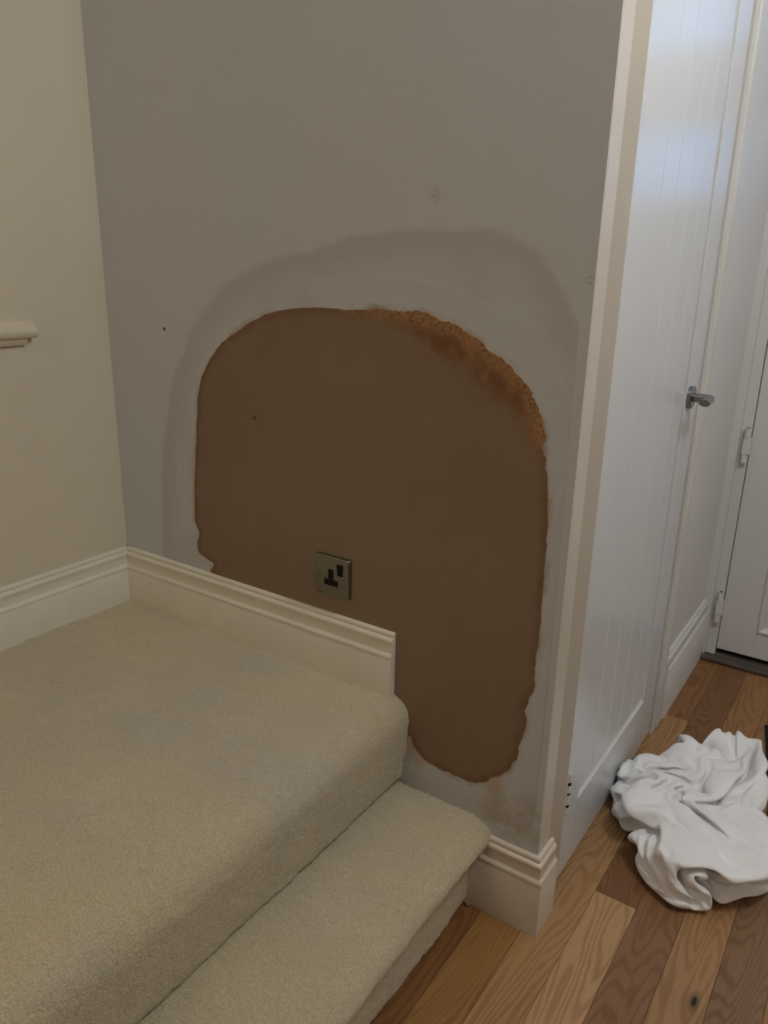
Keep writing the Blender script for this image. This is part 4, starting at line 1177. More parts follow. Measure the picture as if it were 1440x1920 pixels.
DUVET_Y = [
    3663, 194, -113, -213, 68, 189, 140, 142, 125, 116, -34, -118, 75, 131, 85, 27, 81, 74, 86, 60, -56, 101, 102, 58, -75, 54, 49, 84, -44, 75, 121, -8, 55, -79, 116, 166, 19, 147, 127,
    146, 22, 11, 87, 99, -56, 81, -121, 100, -2675, 156, 206, -119, -222, 165, 199, 132, 122, 118, 18, -108, 45, 110, 118, 103, 23, -38, 64, 90, 89, 17, 134, 7, -26, -88, 100, 85, 110, 96,
    67, 99, -62, -47, 72, 107, 163, 134, 56, 36, 36, 2, 81, -12, 153, -42, 128, 224, -2898, 19, 238, 68, -191, -126, 256, 171, 128, 101, 51, -84, 85, 118, 73, 115, -40, 11, 98, -38, 94, 72,
    128, 126, -89, -84, 35, 124, 87, 99, 85, 120, 54, -7, 43, 54, 110, 96, -13, 100, -49, 66, 36, 64, 7, 183, 229, -9, -2868, 70, 123, 129, -58, -150, 5, 265, 121, 111, 21, 65, 94, 102, 24,
    120, 36, -60, 66, 78, -4, 102, 73, 82, 48, -57, 103, 102, 92, 39, -18, 112, 4, 118, 67, 130, 100, 165, -107, 89, -31, 282, -229, 144, -44, 198, 60, 183, -3045, 126, 140, 65, -88, 15,
    -74, 188, 76, 147, 98, 130, 70, 126, -28, 109, -21, 86, 70, 40, -37, 15, 122, -17, 105, 82, -62, 113, 133, 22, 81, 103, 58, 86, 122, 126, 112, 103, -57, -149, 181, 176, -14, 180, -62,
    -11, 123, 234, -3294, 216, 154, 123, -174, -22, 68, 101, 140, 25, 120, 144, 114, 122, 10, 98, 63, 61, -13, 92, 37, -57, 12, 81, 105, 102, 84, -59, 100, 93, 53, 40, 139, 140, 23, 130,
    126, 131, 38, -209, 45, 64, 242, 148, 175, -44, 17, 211, -3661, 281, 235, 140, 40, -118, 137, 71, 109, 3, 2, 174, 149, 69, 91, 124, 76, 2, 85, -3, 97, -51, -8, 127, 94, -66, 129, 103,
    -14, 5, 128, 28, 140, 100, 158, 20, 125, 159, 127, -26, 84, -104, 39, 265, 63, 184, 36, 187, -3853, 184, 266, 109, 148, 108, -29, 119, 78, 38, -130, 138, 180, 122, 52, 129, 129, -30, 98,
    23, 108, -25, -48, 113, 14, 119, 39, 127, -80, 123, 93, 39, -12, 168, 108, 134, -4, 136, 260, 98, 48, -24, 108, -72, 153, 153, 177, 47, -3876, 129, 229, 155, 145, 193, 64, -11, 62, 59,
    -102, 99, 154, 119, 110, 135, 78, 121, 36, 1, 111, 65, -53, 109, 61, -103, 22, 117, 69, 101, 193, 108, -154, 159, 141, -20, 94, 180, 187, 106, 74, 220, -204, 86, 187, 224, 79, -97,
    -3919, 210, 147, 121, 151, 149, 92, 5, 20, 47, 61, 94, 122, 89, 121, 126, 20, 120, 29, 86, 132, 47, 79, 102, -16, 31, 5, 51, 131, 107, -51, 161, 11, -27, 144, 30, 180, 110, 87, 117, 74,
    366, -155, 157, 196, 164, -49, -23, -4033, 146, 203, 75, 148, 150, 79, 22, -44, 74, 74, 23, 163, 132, 130, 142, 108, 79, -20, 134, 122, 124, 121, 36, 108, 21, 27, 19, 98, 122, -89, 195,
    106, -179, 15, 200, 85, 83, 171, 94, 168, 44, 215, 316, -124, 230, 24, -32, -4204, 112, 180, 187, 114, 168, 164, -75, -98, 78, -20, 54, 131, 217, 132, 94, 115, 79, 86, 131, 127, 122,
    130, 106, -39, 33, 34, 79, 141, 161, -66, 31, 202, -122, -11, 237, 165, -66, 231, 24, 101, 157, 298, 208, 95, -38, 116, -42, -4401, 108, 184, 173, 144, 177, 170, 76, -67, -173, 12, 63,
    109, 244, 177, 176, 74, 112, 32, 137, 131, 117, 136, 70, 143, 83, 3, 94, 8, 183, 86, -111, 219, 2, -117, 172, 118, 41, 121, 155, 120, 214, 311, 216, 60, 23, 83, -154, -4493, 68, 195,
    160, 174, 102, 185, 68, 43, -130, -157, 69, 161, 228, 179, 192, 27, 137, 129, 133, 94, 131, 129, 113, 81, 143, 148, -144, 122, 147, 173, -205, 133, 159, -200, 216, 48, 231, 103, 110,
    158, 231, 265, 148, 40, 146, 83, -311, -4472, 97, 63, 177, 187, 105, 141, 93, 98, -117, -201, 9, 238, 207, 219, 164, 116, 43, 132, 147, 141, 131, 131, 106, 103, 132, 109, -71, -5, 180,
    182, -110, 56, 143, 20, -52, 189, 223, 82, 136, 181, 244, 180, 150, 36, -1, 115, -172, -4644, 245, 124, 25, 174, 175, 100, 196, -15, -32, -62, -33, 85, 203, 221, 186, 163, 56, 143, 74,
    125, 147, 105, 104, 115, 127, 154, 70, -113, 103, 206, 34, -130, 123, 112, 55, 141, 168, 129, 217, 217, 105, 96, 28, 19, 64, 38, 129, -4746, 167, 88, 133, 86, 206, 81, 224, -33, 2, 141,
    -50, 68, 123, 123, 202, 190, 149, 73, 141, 118, 47, 81, 121, 123, 104, 150, -17, 131, -23, 178, -2, -98, 158, 114, 170, 114, 141, 229, 263, 248, 83, -83, -135, 37, 299, 10, 181, -4883,
    65, 30, 160, 126, 174, 174, 180, -15, 17, 177, -14, 89, 166, 136, 106, 141, 175, 144, 133, -4, 52, 92, 119, 110, 110, 141, 55, 77, 51, 57, -5, 138, -20, 191, 243, 130, 201, 212, 213, 2,
    247, -149, -16, 102, 136, 43, 288, -5156, 153, 163, -19, 263, 26, 191, 189, 39, -3, 147, 146, -3, 195, 121, 167, 153, 44, 181, 178, -103, 95, 145, 40, 142, 145, 113, 36, 49, 14, 90, 219,
    -7, 102, 209, 72, 222, 256, 193, 169, 131, -36, 38, 98, -8, 14, 134, 361, -5332, 212, 8, 93, 194, 56, 210, 119, 95, 6, 208, 119, -17, 200, 148, 177, 139, 17, 199, 156, 80, -38, 117, 121,
    17, 149, 91, 4, 51, 94, 151, 203, 164, 108, 173, 77, 164, 191, 224, 151, 131, 71, -33, 195, -19, -144, 161, 313, -5172, -139, 154, 183, 165, -76, 137, 138, 118, 109, 215, 30, 149, 124,
    176, 160, 139, 79, 102, 136, 136, 27, 123, 60, 19, 167, 137, -99, 0, 173, 201, 210, 214, 199, 159, 119, 64, 198, 93, 207, 12, 111, 172, 151, 43, -146, 287, 97, -5375, 162, -82, 140, 184,
    -54, 43, 129, 140, 132, 211, 198, 38, 214, 55, 185, 151, 143, 69, 110, 128, 153, 46, 135, 93, 49, 36, 88, -109, 189, 180, 195, 194, 211, 148, 197, 153, 12, 216, 128, 61, 204, 138, 55,
    -16, 242, 257, -77, -5435, 196, 26, -95, 110, 113, -115, 87, 213, 140, 213, 159, 145, 141, 42, 190, 152, 199, 84, 44, 115, 183, 134, 85, 98, -11, 156, -86, 10, 188, 163, 201, 206, 188,
    202, 219, 101, 171, 52, 90, 239, 217, 47, 26, 220, 295, 122, -172, -5375, -33, 2, -90, 15, 135, 112, -17, 162, 134, 153, 159, 145, 172, 90, 178, 174, 161, 99, 106, 100, 135, 188, 51, 63,
    35, 159, 40, -7, 139, 213, 225, 221, 153, 191, 245, 202, 136, 216, 193, 40, 56, 147, 169, 150, 36, 134, -16, -5523, 194, -11, -235, 54, -85, 93, 40, 137, 59, 222, 187, 186, 127, 154,
    133, 134, 202, 65, 157, 105, 121, 105, 64, 118, 42, 136, 28, 156, 200, 226, 236, 226, 228, 160, 190, 260, 283, 167, -67, 234, 225, 61, 217, -17, 19, 77, -168, -5361, 133, 46, -220, -170,
    40, 56, -62, 196, 58, 165, 207, 183, 209, 193, 103, 109, 155, 97, 173, 173, 102, -14, 60, 79, 109, 117, 19, 131, 271, 272, 246, 279, 285, 235, 140, 337, 171, 331, -190, 248, 279, 60,
    210, -72, 11, -127, -288, -5078, -31, 28, -169, -42, 157, -189, 122, -76, 119, 196, 200, 209, 179, 143, 123, 135, 92, 176, 184, 162, 66, 42, 45, 142, -50, 142, 38, 104, 179, 335, 273,
    304, 274, 228, 277, 241, 335, 430, -131, 324, 327, -145, 251, -109, -93, -203, -301, -5032, 82, -101, 4, -34, 16, -54, 100, -204, 38, 178, 212, 189, 128, 120, 126, 227, 92, 228, 164, 57,
    72, 114, 104, 123, -102, 79, 148, 62, 136, 235, 307, 313, 287, 219, 298, 270, 356, 491, 30, 75, 358, 37, 122, 25, -274, -237, -249, -5019, 184, -93, -67, 16, 88, -25, -47, -6, 38, 0,
    112, 83, 141, 302, 72, 145, 209, 130, 109, 136, 132, 180, 72, 142, -34, 31, 115, 108, 88, 173, 199, 275, 315, 259, 237, 297, 308, 426, 403, 40, 228, -204, 81, 162, -97, -186, -358,
    -4910, 182, -13, -91, 76, 51, 47, -19, 55, 11, -28, -206, 108, 314, 163, 146, 266, 196, 155, 71, 98, 150, 80, 127, 33, 108, -87, 88, 182, 105, 112, 238, 135, 277, 201, 247, 304, 323,
    228, 319, 540, 292, -14, -155, -112, 132, -218, -195, -5004, 19, 15, 26, 216, 98, 43, 23, 6, 17, -72, -277, 114, 102, 298, 212, 251, 165, 189, 48, 146, 164, 28, 148, 66, -75, 17, 138,
    83, 172, 118, 154, 87, 245, 126, 240, 263, 313, 324, 197, 376, 433, 586, -406, -80, -7, 7, -129, -5293, 6, 82, 40, 188, 256, 86, 31, 15, -27, -126, -134, 64, 45, 134, 282, 204, 240, 102,
    185, 136, -15, 92, 123, 144, -70, 52, 97, -12, 156, 182, 79, 95, 231, 70, 199, 223, 334, 299, 229, 285, 303, 388, 638, -365, -48, 178, -180, -5557, -50, 113, 186, 186, 54, 176, 147, 105,
    -76, -202, 44, -58, 91, 157, 182, 241, 183, 180, 128, -46, 121, 98, 58, 140, 86, 4, -31, 62, 123, 132, 128, 60, 221, 27, 179, 182, 297, 254, 246, 320, 346, 184, 535, 320, -145, 161, -72,
    -5813, -20, 244, 250, -69, 28, 180, 143, 155, 50, -49, -151, 121, 85, 104, 204, 213, 195, 132, 106, -37, 115, 91, -10, 129, 129, -73, 14, 52, 129, 40, 123, 111, 194, 79, 54, 183, 244,
    230, 249, 301, 284, 298, 234, 578, 278, -212, 98, -5845, 170, 177, 22, 213, 90, 38, 80, 15, 91, 141, -102, 113, 109, 109, 198, 223, 143, 95, 104, -13, 67, 10, 69, 37, 106, 93, 9, 58,
    -50, 70, 105, 142, 175, 7, 73, 163, 193, 235, 235, 263, 351, 219, 222, 440, 580, 23, -191, -5623, 188, 238, -30, 170, 188, 54, 65, -93, -12, -10, 205, 177, 129, -63, 233, 302, 118, 70,
    90, 20, 40, 26, 59, -36, 50, 96, 149, 19, -32, 80, -37, 155, 156, -30, 89, 127, 174, 196, 209, 264, 242, 336, 210, 216, 380, 560, 39, -5675, 246, -36, 186, 147, 171, 157, -2, -80, 55,
    25, -32, 201, 218, -29, 211, 253, 189, 28, 85, 47, 32, 46, 38, -33, 51, -30, 24, 107, 102, 7, -65, 136, 141, 86, 113, -6, 151, 186, 207, 204, 207, 242, 278, 225, 246, 334, 608, -5554,
    49, 95, 166, 190, 209, 186, -17, 8, 28, 10, -13, 33, 116, 196, 107, 253, 188, 86, 50, 58, 37, 58, 41, 5, -27, 33, -35, -76, 93, -9, 69, 103, 120, 36, 164, 112, 44, 195, 180, 170, 162,
    269, 286, 179, 218, 209, 574, -5047, -14, 171, 138, 160, 206, 199, 42, -4, -6, -48, 31, 82, 82, 107, 115, 220, 155, 158, 120, 60, -9, 58, 71, 36, -74, -37, -98, 28, 36, -41, 98, -9, 98,
    88, 140, 67, 134, 185, 179, 112, 183, 188, 296, 155, 238, 291, 181, -4483, 13, 163, 188, 141, 137, 194, 151, 0, -39, -64, -22, 104, 186, 78, 59, 148, 157, 153, 175, 28, 47, 57, -30, 77,
    -11, -37, -77, -88, 17, 102, -106, 58, 92, 116, 44, 131, 83, 212, 134, 72, 175, 217, 183, 235, 164, 287, 207, -4360, 139, 104, 122, 174, 193, 180, 212, 81, -60, -54, -20, 89, 194, 125,
    25, 31, 148, 134, 85, 129, 37, 99, -63, -42, -53, -28, 134, -59, -26, 87, -50, -26, 97, 30, 82, 134, 72, 122, 202, 47, 156, 187, 164, 181, 225, 213, 264, -4192, 160, 223, 91, 128, 130,
    197, 198, 146, -103, -173, 188, -75, 257, 194, 49, -11, 134, 132, 112, 30, 100, -13, -124, -56, -19, 88, 102, 119, -128, -8, 124, -84, -92, 58, 134, 63, 111, 120, 98, 53, 163, 235, 173,
    63, 269, 219, 231, -3805, 179, 172, 83, 157, 132, -7, 208, 151, -59, -61, 124, -162, 224, 141, 93, 104, 42, 86, 75, 21, 172, -20, -58, -40, -107, 94, 90, 92, 94, -56, -96, 102, -84, -4,
    16, 119, 58, 105, 74, 62, 133, 318, 125, 91, 207, 209, 258, -3562, 189, 126, 212, 158, 94, -66, 273, -19, -151, 180, 26, -159, 274, 10, 24, 187, 114, -64, 115, 91, 49, 104, -74, -55, 28,
    -66, 61, 87, 122, -95, -47, 68, -37, -31, -4, 65, 57, 141, 71, 77, 103, 249, 159, 110, 147, 274, 272, -3332, 121, 212, 178, 144, 26, 5, 216, 16, -139, 90, -11, -23, 16, 245, 22, 153,
    111, -148, 37, 120, 21, 157, 11, 58, -28, -121, 75, 113, 45, 63, -67, -35, -16, -5, -7, 0, 17, 106, 82, 82, 101, 155, 199, 112, 138, 214, 271, -3110, 286, 159, 154, 29, 94, 149, 75,
    -116, 115, 24, -29, 33, -68, 210, 132, 43, 53, -84, 57, -90, 104, 111, 8, 84, 110, -105, -15, 90, 111, 93, 17, -84, 40, -15, -52, -22, -41, 2, 146, 130, 14, 116, 178, 151, 102, 197, 226,
    -2706, 222, 71, 54, 59, 144, 148, -53, 135, 89, -62, 69, -132, 42, 152, 90, 74, 91, -85, -34, -95, 12, 109, 80, 93, 66, 108, -96, 52, 112, 80, 53, -126, 30, 149, -52, -101, 8, -25, -20,
    141, 140, 6, 128, 179, 104, 121, 160, -2335, 94, -30, 53, 154, 196, 44, 142, 82, 4, 27, -157, -38, 144, 50, 137, 18, 85, 51, -127, -100, 55, -44, 133, 99, 108, 103, -24, -73, 87, 135,
    89, -7, -145, 54, 117, -17, -95, 67, -56, 13, 117, 143, 17, 193, 89, 127, 123, -1880, 87, -181, -90, 28, 106, 116, 141, 138, 171, -123, 52, 115, -17, 29, 61, 86, 108, 80, 54, 106, 68,
    98, 29, -34, 91, 90, -55, 46, 40, 131, 46, -51, 132, 177, 16, 106, 143, 159, 21, 130, 54, -240, 71, -34, 81, -2538, 174, 60, -46, -30, 61, -58, 164, 31, 132, 131, -40, 107, 118, 21, -50,
    103, -3, 102, 108, 109, 99, 112, -70, 78, 126, -10, 39, 20, 94, 138, -70, 79, 200, 125, 29, 89, 42, 163, 197, -17, -291, 39, -19, 176, 245, -2814, 53, 21, 67, 63, -68, 40, 78, 127, -24,
    115, 137, 125, 88, 97, 14, -69, 100, 77, 57, 103, 9, 111, 136, 76, 85, 39, -64, 77, 118, 133, 11, -53, 164, 175, 124, 150, -29, -76, 158, -106, -201, 73, 197, 350, -115, -2890, 159,
    -121, 42, 71, 65, -68, 204, 58, 57, 154, 144, 130, -13, 37, 137, 47, 20, 69, 80, 75, 111, 26, 102, 95, 124, 66, -56, 74, 186, 48, 82, -67, 100, 137, 192, 157, 170, -270, -165, -28, -61,
    218, 271, -10, 8, -2990, 131, 97, -128, 178, -21, -3, 205, 80, 107, 99, 130, 133, 96, -2, 63, 23, 126, 85, 82, 53, 78, 76, 88, 63, 100, 138, 32, 72, -42, 148, 139, 1, -45, 141, 210, 196,
    102, -166, -160, -139, 32, 302, -21, 34, 210, -3318, 174, 208, -103, 162, 114, -56, 162, 166, -9, 110, 131, 72, 132, 90, 71, 93, -29, 114, 88, 35, 116, 87, -3, 118, 44, 138, 235, -90,
    26, 154, 96, 115, -108, 202, 106, 272, -35, -141, -42, -56, -41, 2, 172, 122, 199, -3556, 150, 206, 168, 48, 188, -120, 161, 160, 41, 73, 33, 105, 124, 106, 114, 12, 12, 108, 20, 118,
    91, 67, 98, 47, 96, 144, 54, 202, 46, -65, 189, 108, -16, 243, 116, 25, 46, -132, 140, -193, -16, 17, 180, 143, 117, -3617, 129, 143, 164, 194, 126, -40, 152, 16, 138, 5, 133, 94, 121,
    -5, 97, 25, 66, 99, 38, 113, 28, 95, 112, 130, 117, 133, -2, 160, 151, 79, -110, 197, 155, 22, 293, 115, -63, 75, -12, -151, -148, 15, 185, 148, 79, -3635, 158, 113, 160, 160, 174, 56,
    14, 124, -48, 151, 130, 123, -46, 9, 132, 10, 82, 60, 124, 51, 117, 103, 88, 102, 110, 191, 20, 113, 87, 140, -59, 201, 86, 193, 148, 200, 186, -26, -286, -41, -115, -32, 203, 119, 78,
    -3698, 182, 143, 41, 148, 156, 158, 108, 6, 117, 29, 159, 112, -16, -62, 98, 144, 61, 95, -51, 136, 120, 119, 88, 103, 110, 110, 140, 68, -9, 122, 129, 234, 120, 224, 147, 159, 120,
    -182, -29, -135, -176, 143, -4, 143, 149, -3831, 177, 90, 181, 41, 160, 167, 135, -18, 154, 31, 168, 51, -81, 4, 156, 119, -6, 85, 92, 136, 110, 59, 32, 103, 108, 124, 81, 130, 142, 94,
    197, 102, 219, 95, 428, -86, -160, -25, -48, -116, 79, 140, -67, 105, 152, -3915, 116, 131, 168, 187, 39, 166, 117, 125, 69, 40, 174, -48, 47, 27, 59, 55, 139, 139, 13, 117, 8, 70, 76,
    77, 133, 149, 163, 58, 119, 162, 89, 203, 146, 340, -3, 27, -175, -20, -54, 77, 222, 30, -136, 126, 195, -4069, 112, 185, 84, 220, 80, 159, 159, 170, 36, 83, 117, -14, -38, -59, 205,
    144, 61, 96, 9, 114, 48, -31, 80, 141, 149, 169, 123, 139, 103, 179, 158, 64, 328, 86, -46, 100, -221, -69, 139, 107, 250, -48, -88, 109, 170, -4217, 136, 203, 194, 144, 71, 181, 166,
    133, 96, 131, 89, -97, -84, 98, 184, 157, -79, 91, 70, 128, -8, 90, 103, 133, 149, 31, 160, 116, 184, 244, 42, 248, 39, 84, 34, 81, -205, 1, 238, 174, 181, -6, -67, 40, 206, -4294, 38,
    165, 198, 133, 128, 168, 155, 189, 108, 136, 126, -106, 8, 2, 205, -24, 169, 25, -34, 138, 128, 32, 122, 132, 70, 167, 36, 144, 202, 167, 93, 137, 195, 5, 89, 36, -183, 120, 279, 28,
    192, 123, -91, 102, 56, -4482, 137, 138, 213, 222, 105, 149, 126, 170, 166, 100, 151, -73, 90, -69, 100, 109, 137, -126, 31, 141, 122, 130, 102, 81, 144, 0, 138, 177, 200, 128, 46, 291,
    -13, 151, 104, -41, -66, 225, 217, 13, 77, -14, 141, 287, -13, -4708, 112, 129, 208, 191, 239, 114, 66, 198, 155, 138, 132, 3, -17, 130, 43, 175, -37, -134, 107, 151, 33, 139, 84, 138,
    52, 143, 62, 207, 152, 122, 149, 76, 188, 16, 199, -170, 191, 171, 33, 8, 15, 239, 266, 143, 151, -5027, 103, 230, 173, 177, 169, 96, 132, 157, 160, 162, 132, -11, -10, 139, 152, 170,
    -112, -39, 33, 82, 117, 122, 115, 144, 128, 86, 37, 125, 142, 194, 175, 131, 129, 182, -89, -19, 178, 229, -126, 77, 172, 235, 94, 101, 130, -4887, 71, 158, 219, 160, 80, 112, 115, 151,
    160, 170, 148, 22, 29, 105, 192, 187, 44, -29, -32, 55, 79, 134, 40, 144, 150, 54, 173, 86, 135, 246, 202, 83, 32, 206, -120, 122, 148, -3, 62, 234, 166, 194, 92, 232, 87, -5296, 199,
    197, 136, 82, 104, 185, 198, 61, 201, 90, 186, 70, 127, 2, 142, 186, 97, 113, -153, 127, 111, -29, 141, 157, 82, 60, 197, 81, 206, 274, 37, 168, 51, 71, 67, -19, 187, 170, 41, 254, 145,
    188, 135, 119, 21, -5270, 126, 227, 68, 111, 233, 36, 136, 161, 177, 138, 122, 127, 140, 8, 107, 159, 60, 156, -67, 91, 111, 105, 128, 34, 162, 38, 183, 193, 110, 154, 178, 85, 3, 116,
    -34, 192, 96, 216, 165, 250, 205, 7, 141, 49, 133, -5272, 164, -32, 143, 156, 187, 130, 126, 135, 130, 21, 140, 153, 186, 167, 87, -31, 153, 63, 118, -46, 201, 133, 4, 73, 132, 176, 198,
    137, 145, 122, 75, 57, 90, 101, 188, 91, 190, 200, 190, 133, 126, 182, 115, 80, 103, -5330, 29, 182, 1, 185, 131, -14, 123, 152, 149, 22, 207, 136, 142, 154, 179, 89, -79, 138, 38, 154,
    157, 175, -25, 176, 26, 219, 184, 209, 142, 53, 155, -33, 41, 184, 162, 282, 206, 137, 136, 90, 302, 146, 148, -171, 151, -5196, -11, 93, -16, -48, 142, 41, 212, 78, 141, 118, 184, 89,
    89, 172, 186, 126, 121, -141, 61, 176, 198, 71, 93, 226, 206, 223, 248, 185, -19, 129, 207, 31, 95, 144, 167, 325, 117, 182, 78, 59, 170, 268, -20, -108, 96, -5088, 23, 109, -162, 54,
    13, 195, -13, 104, 190, 63, 157, 139, 149, 98, 170, 105, 178, -60, 57, 147, 79, 110, 104, 169, 224, 242, 318, 163, -31, 260, 212, 216, 173, 101, 104, 351, 64, 318, -37, 99, 60, 38, -84,
    58, -105, -4822, 31, -125, 136, 51, -188, 141, 171, 142, -11, 86, 106, 162, 143, 147, 106, 176, 197, -15, 127, 16, 214, 87, 96, 122, 99, 213, 195, 210, 109, 57, 270, 247, 251, 246, 221,
    -12, 194, 278, 346, -80, -112, -178, 281, -175, -107, -4647, -138, 99, 193, -141, -20, 150, 129, 134, 123, -27, 108, 2, 109, 134, 180, 206, 191, 79, 52, 22, 206, 176, 62, 126, -9, 172,
    110, 188, 232, -77, 214, 304, 225, 276, 275, 211, 207, 363, 291, -180, -191, 135, -222, -4, -91, -4682, 84, 42, 54, 88, -29, 106, 137, 166, -64, 178, 85, 40, -83, 86, 213, 216, 182, 173,
    2, 61, 137, 139, 24, 120, 137, 45, 141, 107, 221, 78, -6, 291, 244, 218, 277, 287, 314, 95, 234, 476, -243, -59, -228, 135, -83, -4767, 43, -119, 71, 208, 133, 79, 159, 116, -76, 170,
    178, 24, -47, -1, 53, 178, 149, 196, 133, 122, 53, 116, 142, -32, 68, 123, 137, 43, 189, 100, -7, 218, 180, 272, 266, 233, 285, 269, 65, 312, 169, 208, -286, 87, -68, -4936, 28, -27,
    194, 16, 203, 88, 202, 105, -30, 171, 124, 70, 16, 31, 67, 88, 110, 191, 131, 74, -34, 177, 50, 101, -48, 90, 121, 124, 82, 92, 52, 173, 239, 103, 213, 289, 296, 202, 117, 272, 141, 447,
    180, -260, 71, -5222, -11, 178, 59, 176, 213, 108, -72, 222, 118, 158, 187, 11, 82, 56, 42, 93, 17, 128, 165, -80, -6, 177, -26, 128, 75, 0, 105, 115, 101, 162, 75, 90, 211, 73, 176,
    229, 195, 266, 269, 181, 223, 255, 413, -65, 99, -5449, 69, 235, 152, 155, -47, 124, 172, 101, 183, 204, 159, 73, -4, 39, 159, -17, 99, 102, 5, -41, -20, 116, 136, -83, 95, 105, 101, 44,
    135, 181, 158, 21, 177, -31, 146, 207, 168, 229, 271, 318, 282, 188, 478, 442, -454, -5412, 249, 154, 101, 20, 136, 108, 175, 198, 144, 182, 77, 190, 38, 84, 23, 87, 48, 127, -20, -9,
    -8, -65, 151, -53, 13, 111, 133, 126, 80, 168, 125, 170, 6, 8, 46, 170, 180, 187, 309, 319, 179, 268, 391, 621, -161, -5465, 149, 55, 31, 156, 174, 169, 158, 125, 203, 185, 31, 164, 200,
    -69, 146, -10, 125, 117, -13, -12, -26, -151, 33, 153, 56, 1, 132, 114, 128, 23, 119, 180, -45, 198, -55, 208, 202, 48, 217, 286, 242, 299, 283, 642, -13, -5355, 94, -5, 142, 134, 188,
    175, 161, 171, 182, 201, 19, 108, 217, 83, 96, -21, 100, 95, -129, 2, -2, 11, -158, 114, 122, 130, -7, 134, 135, 25, 125, 131, -35, 214, 24, 107, 189, 194, 6, 260, 297, 175, 252, 554,
    469, -5376, -35, 62, 116, 141, 175, 114, 172, 210, 212, 165, 40, 171, 53, 235, -2, 137, -109, 104, 62, 23, -2, -101, -43, -47, 103, 80, 124, 39, 104, 87, 129, 72, 49, 134, 167, 15, 179,
    155, 12, 227, 208, 367, 94, 289, 716, -5171, -35, 127, 38, 108, 82, 181, 211, 226, 230, 210, -13, 237, 105, 63, 84, 121, -154, 113, 176, -39, -109, 82, -46, -121, 20, 96, 37, 134, 85,
    120, 126, -53, 146, 149, 199, 3, 85, 103, 196, 31, 266, 265, 231, 128, 360, -4519, 35, 118, -157, -51, 325, 187, 197, 206, 253, 104, 203, 144, 10, 74, 44, 155, -32, 100, 147, -53, -29,
    -53, 33, -135, -19, 33, 144, 139, -39, 114, 108, 72, 146, 111, 137, 140, 44, 73, 42, 238, 57, 270, 225, 197, 207, -4120, -78, 108, -50, 31, 110, 273, 146, 228, 257, 158, 220, -125, 91,
    151, 58, 88, 95, -30, 62, 162, -119, 67, -47, -63, -33, 44, -27, 107, 23, 111, 101, 54, 139, 90, 150, 179, 77, 65, -57, 151, 197, 141, 247, 257, 190, -4093, 158, 134, -53, 59, 39, 129,
    242, 238, 258, 179, 192, -124, -97, 264, 151, -38, 72, -31, 173, 70, 14, -122, 1, 113, -81, -76, 34, 149, 52, -42, 101, 112, 121, 59, 168, 164, 216, 15, -84, -10, 221, 122, 223, 282,
    200, -3808, 122, -87, 181, 139, 21, 43, 199, 282, 253, 175, 97, -172, -19, 231, 66, -10, 116, 40, 7, 75, -9, 74, -29, -6, -13, -18, -16, 128, -18, 93, 8, 129, 96, 93, 154, 177, 144, 29,
    76, 2, 10, 107, 153, 285, 297, -3515, -19, 105, 95, 149, 43, -31, 222, 279, 210, 196, -79, -198, 159, -6, 176, 108, -78, 35, 140, 64, 57, -83, 59, -27, 114, 21, -72, 35, 40, 91, -58,
    107, 12, 145, 146, 152, 26, 132, 123, 45, 57, 45, 106, 207, 274, -3310, 87, 143, 116, 10, 87, 101, 170, 245, 166, 133, -144, -59, 158, -2, -32, 153, 65, 20, -44, 134, -31, 139, -96, 89,
    76, -22, 80, 9, 18, -91, 85, 86, 55, -6, 157, 88, 84, 40, 128, 91, 95, 34, 121, 196, 212, -3044, 188, 77, 87, 66, 6, 57, 250, 228, 172, -26, -128, 121, 92, -153, 112, 20, 32, 89, -72,
    105, 63, 140, 11, -26, 70, 108, 13, 48, -127, 11, 54, -38, 23, 72, 143, 27, 78, 62, 104, 129, 64, 60, 84, 188, 190, -2710, 185, 142, 59, -16, 53, 53, 231, 211, 98, -157, 49, -20, 114,
    -22, 99, -53, 75, -16, 81, -44, 121, 28, 84, 24, 83, -83, 110, 130, 23, -72, -81, 29, 42, 84, 21, 72, -43, 103, 114, 125, 157, -19, 116, 92, 161, -2424, 73, 131, 61, 153, 55, 71, 202,
    124, 36, -142, -78, 61, 112, 131, 80, -99, 82, 9, -40, -22, -7, 133, 57, 96, 119, -24, -28, 114, 111, 35, -73, -113, 113, 2, 23, 70, -16, -57, 123, 120, 69, 116, 123, 112, 87,
]
